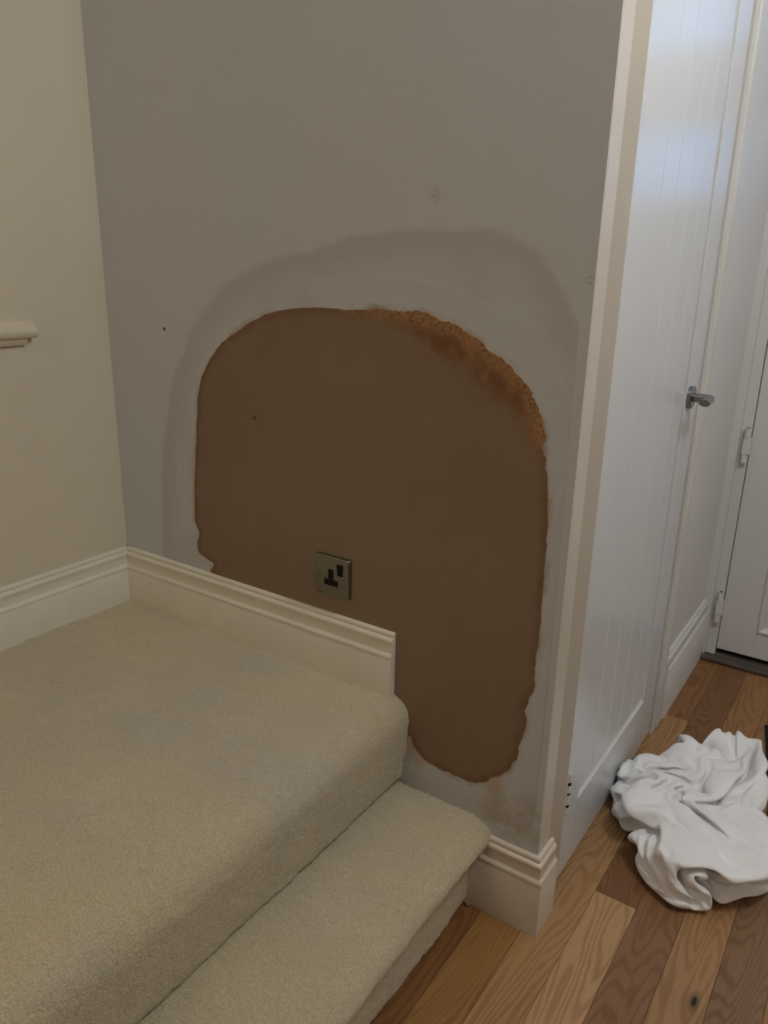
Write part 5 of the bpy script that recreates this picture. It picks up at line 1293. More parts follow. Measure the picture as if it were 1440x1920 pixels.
DUVET_Z = [
    447, 45, -73, -67, 83, 21, -32, 44, -20, -4, 89, -18, 78, -35, -79, 31, -40, -66, -68, 33, 46, 2, 30, 28, 2, 97, 22, 61, -76, 38, 50, -64, -125, 87, -70, -7, 144, 55, 25, -3, -151, 26,
    -16, -109, -58, -34, 67, 100, -142, 64, 90, -94, -23, 15, -8, -80, 40, 49, 109, 27, 58, 28, -32, -27, -106, -121, -91, -28, 55, 89, -12, 132, 61, 3, 79, 92, -33, -24, 70, -82, -33, -76,
    -123, 75, 17, 26, 130, -150, -32, 41, -10, -30, -57, -7, 87, 91, -114, -58, 99, 33, -133, 9, -24, -67, 12, 78, 74, 57, 48, -13, 70, -32, -120, -108, -52, -78, 29, 42, -27, 45, 72, 59,
    98, 92, 61, 44, -89, 73, -66, -135, -8, 18, -6, 72, -133, -26, 58, -14, -100, -18, 151, 20, 40, 106, -186, -19, 1, 79, -77, -53, 20, -52, -17, 32, 62, 87, 18, -62, 105, 11, -127, -95,
    -74, -40, 105, 10, -3, 1, 86, 65, 11, -72, 58, 97, 122, -68, -124, 70, -17, -34, 54, -111, -2, -11, 17, -152, 103, -65, 154, 72, 89, 56, -386, 143, 5, 13, -105, 42, 1, -10, -54, 21, 81,
    18, -74, 74, 73, 53, -135, -22, -68, -72, 58, 51, 41, -61, 18, -5, 95, 54, -36, 125, 50, -116, -97, 127, 4, 1, 19, -68, -28, -68, -28, -1, -61, 55, 122, 124, 86, -19, -456, 59, 148, 24,
    -137, 26, 75, 18, -82, 41, 43, 36, -19, 18, 60, 34, -86, 5, -61, -46, 11, 39, 72, -9, -45, 36, -49, 135, 31, -83, 75, -142, -18, 20, 132, 35, -21, -76, -159, 128, -68, 6, -8, 94, -42,
    156, 76, -62, -398, 17, 104, 122, -25, -48, 15, 65, -70, 27, 26, -30, 38, 59, 55, 4, -3, 9, -55, -45, -2, 28, 50, 14, -26, -133, -82, 79, 158, -102, -24, 108, -30, -43, 16, 110, -5, -65,
    -127, 26, -160, 193, 68, 39, 64, 55, -41, -129, -239, 24, 26, 38, 116, -27, 25, 3, 27, 1, -2, 18, 2, 42, 44, 39, 6, 9, -37, -36, -8, 18, 39, -61, -87, -17, -122, 40, 98, 6, -112, 86, 97,
    9, -83, -19, 79, -102, 46, -207, 61, 160, 73, 106, 38, 0, -96, -237, -89, 54, -87, 98, 84, 55, 52, -1, 20, 8, -4, 19, -58, 92, 32, -5, 56, 10, -27, -45, 1, 8, 41, -58, -82, -33, -90,
    -137, 121, 44, -107, 89, 98, -25, 75, -105, -44, 46, -61, 48, 64, 41, 114, 49, 18, -40, -222, -233, 70, 64, -116, -62, 129, 130, 30, 56, 15, -35, 116, 20, -39, -28, 57, 57, 0, 42, -41,
    -17, -2, 17, 30, -62, -64, -73, -71, -123, -42, 51, 106, -105, 103, 98, 31, -90, -13, 53, -56, 46, 107, 103, -41, -21, 72, -188, -260, -257, 219, 138, -6, -169, 74, 151, -9, -8, 85, 53,
    -13, 111, -10, 30, 38, 45, 51, 5, -72, 3, 14, 22, -23, -89, -54, -71, -82, -80, -105, 27, 92, -20, 58, 56, 87, -8, -27, -112, 33, 120, 89, 130, -70, 30, -194, -199, -231, -274, 316, 190,
    51, -47, -93, 124, 105, -56, -89, 78, 126, 23, 94, 57, -18, 89, -10, 10, -7, -22, 6, -24, -39, -45, -67, -63, -84, -87, -66, -17, 68, 77, -31, 65, 105, 30, -67, -24, -21, 110, 121, 108,
    5, -139, -223, -265, -275, -221, 443, 162, 106, -91, -89, 135, 114, 58, -72, -39, 45, 139, 112, 50, 23, -28, -92, 21, 4, -19, 1, -17, -14, -39, -32, -43, -68, -75, -75, -19, 82, 37, -30,
    106, 84, -36, 73, -27, -2, 47, 86, 80, -3, -217, -217, -271, -271, -107, 388, 143, 37, 136, -82, -41, 145, 86, 13, -8, -19, 133, 116, 16, -37, 2, -97, 5, -18, -6, -12, -17, -18, -25,
    -31, 4, -64, -30, -60, -54, 72, -25, 80, 47, 28, 77, 78, -27, 10, 19, 35, 100, -93, -234, -239, -205, -266, -32, 285, 187, 114, 30, 54, -55, 41, 21, 1, -22, 130, 140, 107, -63, 19, -17,
    -62, -90, -25, 11, 3, -2, -33, -40, -25, 15, 56, -86, -84, 20, -34, 50, 85, -28, 108, 100, 65, -4, -10, 27, 60, -36, -189, -215, -211, -214, -44, -80, 206, 64, 150, 210, 77, -64, -9, 59,
    -71, -75, 152, 167, 100, -113, -10, 13, -18, -72, 50, -59, -41, -22, 15, -4, -19, 34, 17, -85, -69, -67, -6, 101, 26, 19, 97, 105, -20, 82, 50, 19, -7, -139, -178, -203, -173, -208, 75,
    -16, 46, 55, 154, 180, 173, -12, -55, 55, -115, -49, 163, 119, 111, -93, -65, -35, 27, -13, 66, -26, -41, -66, 52, 17, -13, -15, -60, -55, -18, -91, -40, 86, 67, 79, 55, 10, 105, -21,
    32, 21, -27, -150, -180, -101, -212, -35, 50, 28, -201, 83, 144, 155, 193, -20, 118, 12, -99, -38, 67, 130, 121, -44, -43, -77, -46, 50, 33, 32, -77, -62, 62, 27, -45, -53, -57, -77, 55,
    -71, -89, 97, 57, 125, 101, -6, 111, -37, -52, -49, -27, -109, -171, -183, -123, 166, 25, 27, -329, 133, 76, 139, 53, 193, 71, 63, -43, -53, -8, 115, 117, -26, -77, -28, -37, 63, 37,
    -26, -78, -44, 7, 8, -32, -43, -67, -73, 76, -96, -6, 37, 108, 132, 98, 62, 16, 11, -31, 27, -172, -154, -218, -199, 122, 179, 21, 26, -492, 98, 102, 175, -77, 205, 55, 181, 55, -53, 13,
    -22, 108, -8, -59, 29, -63, 63, -10, -50, -69, -81, -1, 21, -38, -29, -65, -24, 63, -86, 72, -14, 88, 131, 46, 107, -78, 13, -66, 105, -150, -177, -153, -120, 170, 211, 8, 2, -667, 83,
    169, 73, 120, 73, 115, 118, 6, 163, -20, -119, 90, -69, 18, 54, -59, 62, -95, -63, -33, -73, -52, 50, -45, -21, 37, -9, -56, 31, 4, 70, 63, 58, 51, 108, -98, -62, 91, -63, -155, -204,
    47, -40, 180, 225, -21, 4, -741, -51, 198, 170, -23, 142, 182, 42, 68, 144, -3, -47, -86, -3, 91, 24, -69, 56, -99, -93, -79, -18, -64, -1, 30, 51, 11, -10, -40, 13, 34, 69, 56, 50, 73,
    33, -70, -114, -22, -17, -156, 13, -102, 149, 213, 146, -7, -290, -603, 0, 103, 45, 188, 156, 109, 146, 124, -87, 31, 76, -68, -71, 87, -45, 50, 11, -89, -99, -101, -17, -41, 59, 16, 60,
    16, -26, -29, 35, 18, 55, 69, 63, 1, -31, -104, 37, -121, -99, 36, -106, 128, 183, 111, 33, -220, -262, -451, -86, 199, -18, 198, 171, 157, 196, -31, 138, -106, 83, -67, -38, 75, -64,
    15, 54, -74, -83, -99, -92, 56, 61, 1, 94, 27, -27, -28, 33, 58, 52, 33, -70, -48, -45, 74, -127, -39, -187, 105, 95, 157, 88, -39, -182, -219, -180, -439, 58, 163, 68, 187, 49, 192,
    201, -31, 152, -45, 80, -22, -61, 57, -87, 74, -1, -81, -62, -77, -100, 55, 31, 79, 106, -82, 46, 72, 26, 23, 10, -33, -19, -86, -50, -11, -14, -172, 126, -4, 42, 205, -22, -197, -199,
    -178, -107, -409, 184, 125, 96, 13, 161, 186, 201, 134, -94, 123, -3, -35, 6, -9, -88, 85, -26, -89, -58, -58, 12, 16, 0, 46, 77, -65, 112, 41, -16, -11, 9, 15, -7, 26, -20, -15, -90,
    -57, 87, -25, -22, -42, -23, -198, -78, -145, -143, -287, 210, -66, 151, 157, 108, 95, 142, 190, 77, -15, 31, -30, -6, -72, -16, 87, -89, -68, -36, 32, 20, 11, -4, -18, 56, -75, 57, 42,
    3, -30, 38, -7, -41, -32, 121, 31, 3, -31, -9, 57, -87, -196, -126, -217, -107, -129, -58, -60, 22, 162, -2, 172, 4, 177, 159, 97, 108, 69, 16, -49, -94, -62, 129, 1, -87, -42, 56, 8,
    19, 32, 10, -14, -35, -81, -7, 36, 14, 48, 16, 20, -20, -107, -36, 78, -62, 2, -7, 199, -40, -261, -258, -228, 20, -77, -40, 36, 38, 167, 27, -40, 168, 134, 155, 63, 42, -26, 102, -96,
    -79, 0, 175, -89, -40, 71, 4, 37, 16, -52, 57, -24, -53, -73, -72, 55, -2, 19, 41, 41, 11, -76, -105, -21, -28, -43, 80, 76, 72, -198, -231, -252, -113, -31, -8, 245, 33, -50, 18, 74,
    152, 237, 128, 40, 5, -51, -64, 102, -4, -110, 181, 4, -37, -59, 63, 58, -32, 19, -69, -29, -48, -52, -57, 16, 5, 6, 44, 30, 5, 31, -112, -138, -6, 123, 61, 30, 123, -254, -233, -132,
    -242, -57, -117, 487, -55, 23, 64, 94, 44, 218, 109, 23, -25, -121, -85, 37, 164, -7, 101, -8, -118, 69, 76, -28, 11, -32, 28, -73, -56, -65, -16, -69, -7, 29, 12, 33, -4, 104, -48,
    -132, -38, 91, 143, 30, 68, -146, -191, -331, -208, -142, -73, 522, 18, 82, 76, 48, 12, 176, 98, -16, -57, -178, -69, 108, 60, 155, 72, -124, 58, 67, -15, -13, -49, -34, 36, 26, -74,
    -44, -42, -75, -33, -23, 43, 12, -4, 113, 28, -95, -40, 14, 175, 90, -9, -160, -179, -120, -316, -154, -163, 642, -22, 100, 123, -48, 57, 99, 13, 32, -89, -207, -22, -14, 117, 142, 157,
    -6, 68, -10, -85, 0, -41, -36, 74, 27, -60, -68, -57, -73, 34, -53, -44, 20, 1, 113, 26, -20, 36, -47, 105, 157, -19, -149, -141, -220, -126, -253, -216, 749, 6, 22, 107, -121, 119, 39,
    -13, -35, -36, -127, -213, 90, 113, 101, 167, 136, 44, -65, 5, -3, -62, -19, -48, 28, 20, -68, -61, -79, -5, -59, -37, 1, 11, 92, 65, 55, 28, -11, 26, 161, 20, -166, -158, -126, -218,
    -166, -277, 856, -61, 95, -176, 56, 60, -12, -60, -65, -65, -14, 56, 59, 48, -11, 86, 183, 36, 69, -31, -73, 22, -20, -48, -67, 41, -28, -65, -69, -78, -59, -56, 43, 2, 99, 100, 61, 24,
    15, -6, 106, 36, -122, -25, -235, -217, -224, -245, 814, -14, 49, -22, 4, -13, -13, -43, -153, -171, -60, 191, 140, 83, 68, 74, -14, 155, -19, -14, 4, -44, 31, -31, -56, -62, -21, -3,
    -67, -77, -43, -71, 8, 14, 89, 80, 74, 38, 34, 31, 59, 29, -156, 52, -133, -212, -263, -253, 634, 63, -34, -22, 17, -1, 19, -69, -80, -109, -65, 13, 168, 54, 205, 90, -57, 91, 85, 23,
    -46, -58, 9, 3, -51, -67, -72, -18, 2, -44, -79, -63, 10, -33, 50, 78, 67, 42, 28, 57, 8, 102, -123, 73, -102, -145, -249, -203, 324, 85, -45, -6, 39, -9, 24, -3, -16, -88, -104, -72,
    156, 200, 33, 177, -13, -81, 171, -19, 15, -23, -19, 25, -72, -37, -62, -61, -62, -25, -32, -44, -48, 34, 39, 6, 56, 29, 38, 44, 24, 105, -17, -40, 2, -90, -216, -116, 162, -6, 38, -53,
    1, -6, 0, 38, 9, -51, 8, -88, 30, 227, 119, 42, -18, 51, -43, 46, 16, 42, -18, -11, -41, -39, -47, -40, -68, -13, -36, -46, -54, 10, 60, 19, -20, -29, 48, 12, 112, 52, -3, -50, 31, -72,
    -58, -149, 85, -117, 81, 18, -46, 9, -53, 42, 44, 35, -165, -91, 212, 152, 111, -8, 91, -45, -24, 86, 84, -63, -17, -35, -24, -49, -48, -57, 45, -65, -39, -13, -68, 23, -55, 85, -61,
    -43, 23, 11, 119, 57, -5, -38, 41, -16, 37, -229, -64, -22, 3, -2, 54, -16, 39, 2, 95, -7, -191, 30, 182, 3, 150, 52, 56, 17, -4, -97, 94, -46, 21, -30, 22, -25, -42, -33, -7, -53, 20,
    -52, -35, 6, -23, -21, -95, 33, -87, -27, 164, 71, -27, -7, 150, -46, -56, 46, -365, 9, 118, -35, -22, 86, 65, -34, 56, -122, 43, 44, 188, -22, -60, 115, 47, 68, -23, -57, 22, 9, -65,
    76, 14, -23, -34, -24, -56, 23, -60, -42, -34, -3, -33, -61, 26, -81, -66, 8, 117, 51, -29, 9, 186, -5, -105, 112, -335, 15, -3, -11, 32, 71, -56, 9, 47, -121, 193, 83, 53, -100, 67, 13,
    120, -18, -15, -59, -2, 36, -27, 11, 38, 9, -55, -27, 59, -96, -51, 2, -107, -12, -12, 36, -60, 5, -72, 23, 57, -6, 3, 15, 197, 52, -109, -28, -250, 51, -27, 4, 51, 40, -107, -5, 7, 102,
    67, 127, -10, 10, 129, -45, 36, 27, -81, -78, 56, -56, -49, 36, 100, -14, -77, 71, 60, -37, -33, -70, -116, 78, -51, -31, -14, -39, -83, 54, -26, -5, -7, 43, 173, 101, -23, -96, -199,
    -47, 9, 32, 19, -79, -20, 99, 80, 87, 111, -148, 26, 164, -22, -61, 55, 46, 22, -93, 49, -132, -20, 110, -2, -103, 4, 78, 0, 71, -37, -67, 5, -101, -59, -50, -3, 29, -103, 59, -46, -36,
    17, 103, 104, 119, -15, -21, -319, 98, -29, -21, -125, -82, 144, 111, 89, 138, 22, -157, 104, 160, -21, -89, -99, 125, 1, 49, 5, -27, -35, -57, -39, -81, -9, 59, 64, 18, -3, -50, -12,
    -40, -49, -64, -7, 47, -86, -57, 27, -80, 59, 46, 99, 103, 26, 60, -242, 46, -120, 11, -144, 91, -48, 204, 70, 114, -107, 37, 107, 9, -19, -113, 72, -49, -6, 76, 18, 11, -51, -95, 42,
    -65, 55, -72, -12, 28, 56, -36, 5, -110, 14, 30, 11, -29, -101, -119, 12, 14, -28, 60, 70, 47, 100, 163, -220, -91, 41, -79, 14, -1, -3, 78, 180, -101, 93, 1, -14, 68, -55, -3, -35, -77,
    22, 56, 15, 14, -31, 43, -27, -32, 26, -95, -70, 88, 1, -38, 4, -37, 45, -49, -42, -11, 32, -107, -162, 104, -30, 40, 5, 54, 84, 130, -177, -66, -159, -32, 39, 61, 40, 20, -90, -21, 30,
    42, 77, -83, -42, -29, -35, -60, -28, 45, 15, 23, 13, 88, 40, 16, 66, -83, 94, -33, 39, 61, -109, 48, 79, -89, 14, 47, 25, -11, -49, -119, 26, -53, 17, 105, -33, 28, -117, -77, -16, -2,
    -18, 30, -26, -51, -21, 37, 57, 58, -58, -86, -11, -83, -56, 5, 12, 46, 38, 97, 34, 56, -24, 74, -45, -9, 59, 22, 91, -42, 33, -74, 9, -1, -5, 13, -139, 33, 84, 3, 64, 95, -11, -98, -94,
    -131, -33, 1, -41, -6, 17, -43, -30, -24, 64, 45, 62, -95, -93, -21, 82, -88, 8, 94, 13, 24, 43, -15, 53, -15, 95, -34, -30, 89, 24, -44, -13, 85, 40, -124, 76, -125, -29, 199, 44, -18,
    33, 151, -165, 36, -216, -46, -85, -74, 8, 26, -41, -67, -5, 4, 7, 127, 104, 9, -117, -102, 71, -66, 74, 8, -124, -3, 25, 41, 55, 12, 93, 33, -108, 104, 47, 102, -108, -35, 55, 22, -90,
    15, 106, 181, -25, -1, 119, 165, -446, 24, -46, -172, 40, -99, -88, 51, -69, 17, 66, 17, -2, -24, 156, 104, -121, -19, -81, 63, -113, 96, -104, -13, 46, -75, -20, 119, 108, -59, -80, 56,
    147, 101, -125, -47, -30, 16, 52, 5, 223, 116, -12, 136, 87, -15, -477, -81, 186, -307, 118, -68, -165, 4, 80, 36, -65, -8, 125, 23, 15, 76, 45, -33, -25, 32, -112, 9, -10, -16, -16,
    -129, -11, -1, 99, 133, -61, -120, 123, 98, -30, -156, 77, 135, -98, 65, 158, 202, 160, 47, 16, -92, -436, -143, -5, 110, -129, 167, -263, 43, 78, 74, -85, -1, -104, 61, 175, 104, 27,
    -11, -9, -65, 7, -29, -39, 22, -95, -30, -29, -145, -15, 138, 136, -109, -108, 137, -18, -163, 156, 81, 124, -22, 222, 153, 140, 40, 1, -115, -426, -140, -130, 33, 148, 174, -218, 56,
    -69, 154, -104, 13, -64, 87, -41, 143, 45, 74, 15, -40, -18, -98, 18, -36, 12, -94, -34, -132, -41, -30, 118, 90, -124, 12, -20, -11, 158, 120, 4, 58, 159, 185, 120, 13, -10, -229, -278,
    -128, -119, 75, 134, 144, -73, -35, -47, -43, 20, 51, -15, -56, -20, 93, 125, 77, -42, 49, -61, 17, -5, -39, -66, -19, -78, -95, -46, -39, 39, 190, -112, -225, 1, 66, 79, 162, 58, 107,
    196, 138, 77, -7, -172, -215, -8, -132, -106, -58, 118, 150, 1, 18, -67, 7, -154, 93, 99, -23, -41, -12, 110, 93, 39, -7, 0, 7, 4, -46, -79, -103, -158, 112, -38, -70, 73, 58, -199,
    -195, -69, 116, 116, 86, 133, 162, 202, 117, 56, -127, -236, -215, 167, -34, -138, 4, 4, 113, 64, 27, -55, 6, -120, 65, 73, -77, 48, 27, 78, -1, 95, 65, -37, -44, -70, -98, -68, -97, 8,
    30, 55, -48, -127, -10, 39, -193, -165, 39, 99, 237, 200, 182, 155, 41, -67, -161, -250, -225, 241, 11, -21, -18, -12, 93, 84, 18, 25, -54, -100, 34, 5, 60, 61, 1, -20, 46, 29, 54, -28,
    -34, -70, -93, -90, 55, -2, -49, 86, -62, -31, -32, -212, 11, -92, -45, 181, 222, 200, 130, 51, 0, -150, -114, -274, -267, 325, 39, -34, -46, 79, 109, 115, 29, -17, -65, -63, 29, 54, 24,
    -41, 98, 62, -54, -38, 45, -22, -36, -63, -61, 10, -35, -7, 25, -58, 71, 42, -74, -159, -293, 177, 135, 138, 124, 135, 0, 67, -99, -160, -129, -262, -67, 216, 32, -60, -25, 55, 225, 121,
    61, -77, -73, -49, 39, 35, 1, 77, 62, -19, -73, -40, 34, -30, -1, -57, 39, 0, -15, -45, -70, 45, 38, -57, 86, -173, -99, 58, 197, 55, 112, 119, -58, -97, -87, -201, -65, -251, -47, 203,
    21, -56, 0, 21, 208, 191, 82, -11, -83, -62, 38, 18, 51, 80, 12, -76, 9, -68, -50, -33, 29, -47, 18, -11, 66, 10, -88, -23, 21, 88, -113, 50, -83, 75, 50, 100, 104, 119, -67, -205, -174,
    -217, -10, -228, 193, 57, -56, -66, -22, 10, 137, 245, 139, 12, 17, -89, 42, 36, -14, 85, -23, -49, -31, -21, -72, 32, -43, 22, 46, 14, -66, 100, -66, -4, 7, -65, -32, -34, 181, 19, -41,
    130, 121, 10, -109, -175, -236, -60, -218, 4, 228, -135, -18, -85, -43, -6, 80, 235, 209, 46, 20, 0, 59, 56, -25, 43, -59, 22, -53, -40, -74, 9, 64, 16, 31, -6, -94, 20, 61, -30, -65,
    -58, 96, -45, 23, 65, 53, 90, 41, 35, -109, -144, -170, -297, -53, 146, 171, -251, -68, -67, 65, -53, 141, 49, 223, 166, 9, 34, 62, 11, 7, 62, -33, 15, -61, -76, -83, 51, 39, 36, 3, -22,
    -21, -100, 56, -25, -82, 35, 120, -44, -47, 56, 83, 76, 25, -42, -35, -152, -263, -90, 8, 171, 172, -406, -130, 14, -44, 152, 28, 17, 192, 202, 40, 48, 66, 21, 23, 22, 7, 6, -105, -78,
    -72, -20, 62, 26, -18, -35, -17, 20, -55, 50, -79, 102, 106, -56, -86, 10, 83, 44, 12, 32, -112, -131, -245, -125, 171, 142, 195, -473, -145, -13, 87, 50, 96, 13, 118, 190, 90, 67, 10,
    98, -40, 43, 19, -18, -82, -71, -31, -62, -57, 53, -47, 0, 63, -98, -23, 83, 5, -7, 139, 1, -80, -52, 92, 93, 36, -68, -130, -176, -78, -80, 150, 180, 251, -764, 64, -22, 79, 52, -67,
    200, -15, 197, 11, 161, 63, -8, 40, 48, 21, -41, -96, -32, -81, -93, 41, -48, 6, 75, 3, -98, -43, 72, -67, 118, -15, -1, 58, -48, 115, 4, -49, 11, -61, -160, -181, 156, 172, 212, 108,
    -898, -27, 193, -59, 25, -13, 205, 177, -90, 194, 43, 82, 67, 53, 8, 41, -104, -30, -96, -24, -91, -45, 25, 28, 70, -80, 12, -22, -73, 83, -53, 15, 26, 21, 78, -53, 19, -45, -32, 55,
    -171, 52, 148, 160, 141, -131, -799, 72, 81, -102, 140, 100, -34, 194, 47, 135, 30, 73, 91, 66, 55, -7, -90, -85, -54, -84, -84, 49, 1, 45, 17, -96, -72, 68, 45, -41, 75, 23, 50, 4,
    -106, -105, 26, 33, 70, -96, 59, -22, 88, 136, -59, -122, -637, 134, -95, 181, 81, -7, 136, 58, 115, 118, 51, 89, -17, 76, 45, -6, -84, -76, -60, -99, -15, -56, 87, 60, 11, -107, -78,
    17, 52, 91, 92, 16, 17, -48, -152, -153, -12, 125, -162, 166, 136, 61, 7, -177, -77, -113, -306, -80, 154, 91, 77, 64, -6, 165, 84, 60, 150, 60, -16, -25, 81, -48, -91, -26, -78, -94,
    -69, 70, 56, 43, 24, -32, -86, 13, 28, 110, 49, 70, -44, -104, -153, -251, -88, 153, -102, 257, 150, 38, -155, -55, -70, -138, -340, 195, -107, 178, 83, -148, 209, 146, 12, 122, 151,
    122, -11, -31, 42, -81, -65, -1, -82, -89, 10, -39, -5, 39, 45, 19, -29, -78, 95, 77, 94, 55, -22, -74, -161, -237, -276, 77, 193, 168, 6, 3, 27, -204, 10, -195, -97, 104, -79, 135,
    -116, -80, 181, 121, 196, 175, 22, 97, 17, 19, -9, -63, -29, 6, -85, -13, -11, -62, -68, -14, 37, 31, 6, -90, 97, -6, 143, 100, -46, -82, -185, -224, -197, -135, 187, 208, -35, 63, 17,
    17, -238, -191, 206, -74, 154, 50, -61, -56, -104, 140, 261, 130, 95, 22, 33, -15, 41, -14, -19, 18, -16, -30, -33, -70, -44, -18, -69, 3, 26, -66, 101, -45, 120, 129, 10, -89, -198,
    -250, -219, -59, 167, 188, -103, -155, 183, 107, -274, -105, 325, -47, -34, 34, 114, -41, -133, 160, 209, 67, 37, 50, 32, -13, -10, 22, 86, -13, 13, -17, -46, -74, -62, -14, -65, -65,
    -15, -21, 100, -66, 92, 129, 58, -60, -110, -254, -330, -21, 223, 58, 13, -273, 97, -18, 37, -201, 475, -48, -17, 94, -117, 17, 54, 41, 113, 59, 13, 32, 47, 4, 14, 65, 88, 28, -41, -13,
    -90, -67, -5, -52, -52, -66, -48, 22, 76, -89, 103, 82, 55, -17, -81, -124, -330, -188, 181, 189, 51, -288, 65, -218, 116, -171, 607, -73, 84, -18, 10, 25, 15, -108, 35, 78, 23, 57, 4,
    41, 41, 55, 92, 88, -51, -86, -65, -73, -2, -71, -2, -53, -68, 35, 31, -83, 53, 66, 23, 34, 8, -125, -235, -307, 106, 218, 142, -113, -112, -214, -78, 20, 641, -53, 135, -46, -9, -188,
    144, -36, -37, -17, 16, 49, 42, 23, 38, 81, 114, 92, -26, -108, -76, -64, -37, -10, -52, -46, 10, -52, 54, -60, 14, 43, -4, -2, 131, -104, -155, -296, -44, 174, 215, 72, -86, -177, -294,
    54, 668, -4, -97, -70, -54, 65, -15, 58, 6, -75, -22, 83, -55, 69, 38, 104, 109, 73, 43, -81, -95, -65, -76, 26, -69, -71, -30, 38, -41, 55, 20, -47, -65, -32, 160, 12, -113, -259, -105,
    72, 94, 305, -43, -107, -274, -196, 775, -142, -150, 30, 11, 75, 5, -71, 38, -5, -41, 92, -75, -4, 128, 84, 61, 73, 86, -72, -82, -74, -30, -66, 4, -48, -63, -17, 39, -47, 75, -17, -133,
    19, -28, 167, 31, -149, -135, -74, 67, 116, 173, -50, -156, -197, 453, -199, 52, -102, -35, 81, 37, -25, 12, 45, -8, 98, -87, -6, 60, 94, 52, 96, 58, -15, -69, -78, -79, -33, -32, 12,
    -7, -63, -7, -24, 77, -68, -121, 14, -129, 205, 132, -12, -98, -111, 31, 21, 127, 63, -53, -162, 153, 48, -203, -125, -32, 107, 15, 48, 28, 28, 75, 73, -114, 92, -37, 108, 81, 68, 22,
    18, -48, -77, -56, -63, -64, -23, 43, 9, -71, 30, -14, -64, -166, -52, -13, 77, 163, 43, 112, -106, -119, 91, 54, 124, 28, -81, 55, -195, -91, -191, -87, -22, 97, 122, 93, 2, 52, 42, 57,
    93, -174, 93, 88, 83, 20, 45, -48, -35, -24, -61, -22, -59, -32, 53, -7, -111, -69, -49, -64, -98, -106, 25, 211, 115, 176, 30, -104, -23, -27, 189, 88, -29, -153, -106, -48, -234, -193,
    39, 152, 34, -1, -33, 237, -72, 119, 167, -210, 120, 35, 49, 108, -42, -39, 88, -54, -56, 2, -89, -59, -24, -10, 8, -56, -105, -173, -114, 70, -87, 124, 101, 231, 201, -11, -82, -3, 45,
    191, -55, -179, -206, -66, -106, -21, -84, 86, -86, 5, 15, 201, -132, 278, 134, 40, -215, 63, 39, 129, 17, -63, 84, -36, 46, -69, -87, -73, 129, -117, -179, 19, -142, -41, 37, -175, -26,
    102, 3, 215, 291, 102, 33, -61, 23, 39, 122, -396, -25, 56, -140, -114, 27, -132, -34, 11, 1, 139, -6, 237, 242, -15, -149, -165, -4, 186, -28, 56, 2, 47, -10, -104, -87, -98, 207, -28,
    -210, -141, -74, -117, 22, 78, -6, -58, 24, 126, 252, 231, -51, 158, -40, -78, 156, -325, -34, -245, 101, 122, -63, -121, -78, 11, -34, -18, 187, 108, 275, 60, -190, -248, -46, 148, 98,
    66, 5, -67, -25, 100, -164, -143, 66, 11, -31, -131, -112, -51, 49, -90, 33, 98, 52, 1, 120, 204, 198, -70, 110, -68, 5, -94, -134, -51, -47, 125, -99, -30, -101, -8, 19, -70, 168, 55,
    76, 195, -90, -186, 10, -81, 19, 101, 18, -64, -104, 119, 56, -95, -62, 125, 62, -133, -91, -118, -69, 5, 28, 60, -97, 96, 105, 114, 164, 177, -69, -24, -2, -214, -52, 97, -39, -175,
    -33, 164, -69, 10, -53, 41, 135, 67, -73, 140, -170, 101, -20, -114, -139, 49, 134, -66, -156, 77, 100, -73, -124, 145, 119, 91, -91, -151, -97, -14, 19, 17, -70, 6, 43, 139, 157, 186,
    133, -94, -32, -273, 45, -51, -134, 39, 54, 116, -55, -45, -13, 63, 149, -91, 76, 58, -117, -166, 149, -41, -82, -89, 113, 28, -76, -107, -3, 82, -73, -11, 92, 116, 85, -92, -154, 6,
    -26, -92, 43, -78, 70, 79, 139, 193, 154, 81, -36, -317, 12, -136, -157, 22, 204, 139, -26, -64, -28, 24, 117, -26, 21, 78, -128, -77, -68, 164, -141, -16, 60, 51, -25, -75, -11, 32,
    -15, -36, -58, 79, 103, -124, 17, -106, 64, -100, -80, 47, -33, 38, 84, 156, 152, 129, 99, -296, -141, -29, -69, 42, 185, 104, -16, -28, -18, 24, -23, 106, 33, -71, -115, 37, -59, 95,
    -30, -16, -17, 40, 8, -52, -32, 25, -9, -22, -30, -53, 17, 76, -72, 1, -35, -3, -85, -116, 78, -46, 61, 27, 131, 102, 145,
]


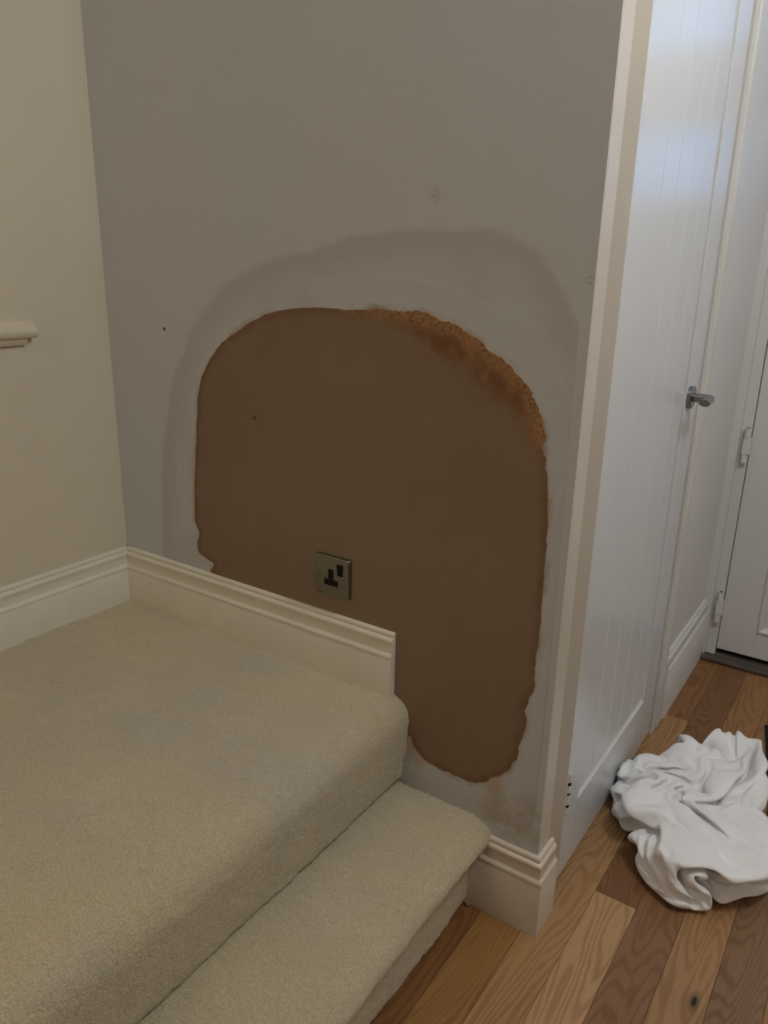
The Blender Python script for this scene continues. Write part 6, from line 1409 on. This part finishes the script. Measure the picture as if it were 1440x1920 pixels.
def build_duvet():
    n = DUVET_N
    co = np.cumsum(np.array([DUVET_X, DUVET_Y, DUVET_Z]), axis=1).T / 10000.0 + np.array([1.0, 0, 0])
    idx = np.zeros((2, n, n), int)
    idx[0] = np.arange(n * n).reshape(n, n)
    k = n * n
    for i in range(n):
        for j in range(n):
            if i in (0, n - 1) or j in (0, n - 1):
                idx[1, i, j] = idx[0, i, j]
            else:
                idx[1, i, j] = k
                k += 1
    faces = []
    for i in range(n - 1):
        for j in range(n - 1):
            a, b = idx[0], idx[1]
            faces.append((int(a[i, j]), int(a[i + 1, j]), int(a[i + 1, j + 1]), int(a[i, j + 1])))
            faces.append((int(b[i, j]), int(b[i, j + 1]), int(b[i + 1, j + 1]), int(b[i + 1, j])))
    me = bpy.data.meshes.new('duvet')
    me.from_pydata([tuple(map(float, p)) for p in co], [], faces)
    for p in me.polygons:
        p.use_smooth = True
    o = link('duvet', me, 'fabric')
    md = o.modifiers.new('smooth_cloth', 'SUBSURF')
    md.levels = md.render_levels = 2
    return thing(o, 'crumpled white cotton duvet heaped on the wooden floor against the boarded door', 'duvet')


build_duvet()

# ------------------------------------------------------------------ pendant lamp in the hall (above the frame)
lamp = empty('pendant_lamp', (2.0, -0.08, ROOM_Z1))
thing(lamp, 'opal glass globe pendant lamp hanging from the hall ceiling', 'lamp')
MB().cyl((0, 0), 2, 0.045, -0.025, -0.0005, 32, 0.05).build('ceiling_rose', 'ceiling_paint', lamp, smooth=True)
MB().cyl((0, 0), 2, 0.004, -0.20, -0.024, 10).build('cord', 'black_plastic', lamp, smooth=True)
rings = []
for k in range(1, 16):
    a = k / 16 * math.pi
    rings.append([(0.13 * math.sin(a) * math.cos(q * math.pi / 12), 0.13 * math.sin(a) * math.sin(q * math.pi / 12), -0.32 + 0.13 * math.cos(a)) for q in range(24)])
MB().rings(rings).build('globe', 'lamp_glass', lamp, smooth=True)

# made-up window frame set round the added fill light, out of view
wn = MB().box(0.10, 1.00, -3.2, -3.165, 1.55, 1.60).box(0.10, 1.00, -3.2, -3.165, 2.40, 2.45).box(0.10, 0.15, -3.2, -3.165, 1.60, 2.40).box(0.95, 1.00, -3.2, -3.165, 1.60, 2.40).build('added_window_1', 'hall_white')
structure(wn, 'added white window frame round the fill light behind the viewer', 'window')
MB().box(0.535, 0.565, -3.198, -3.17, 1.60, 2.40).build('glazing_bar', 'hall_white', wn)
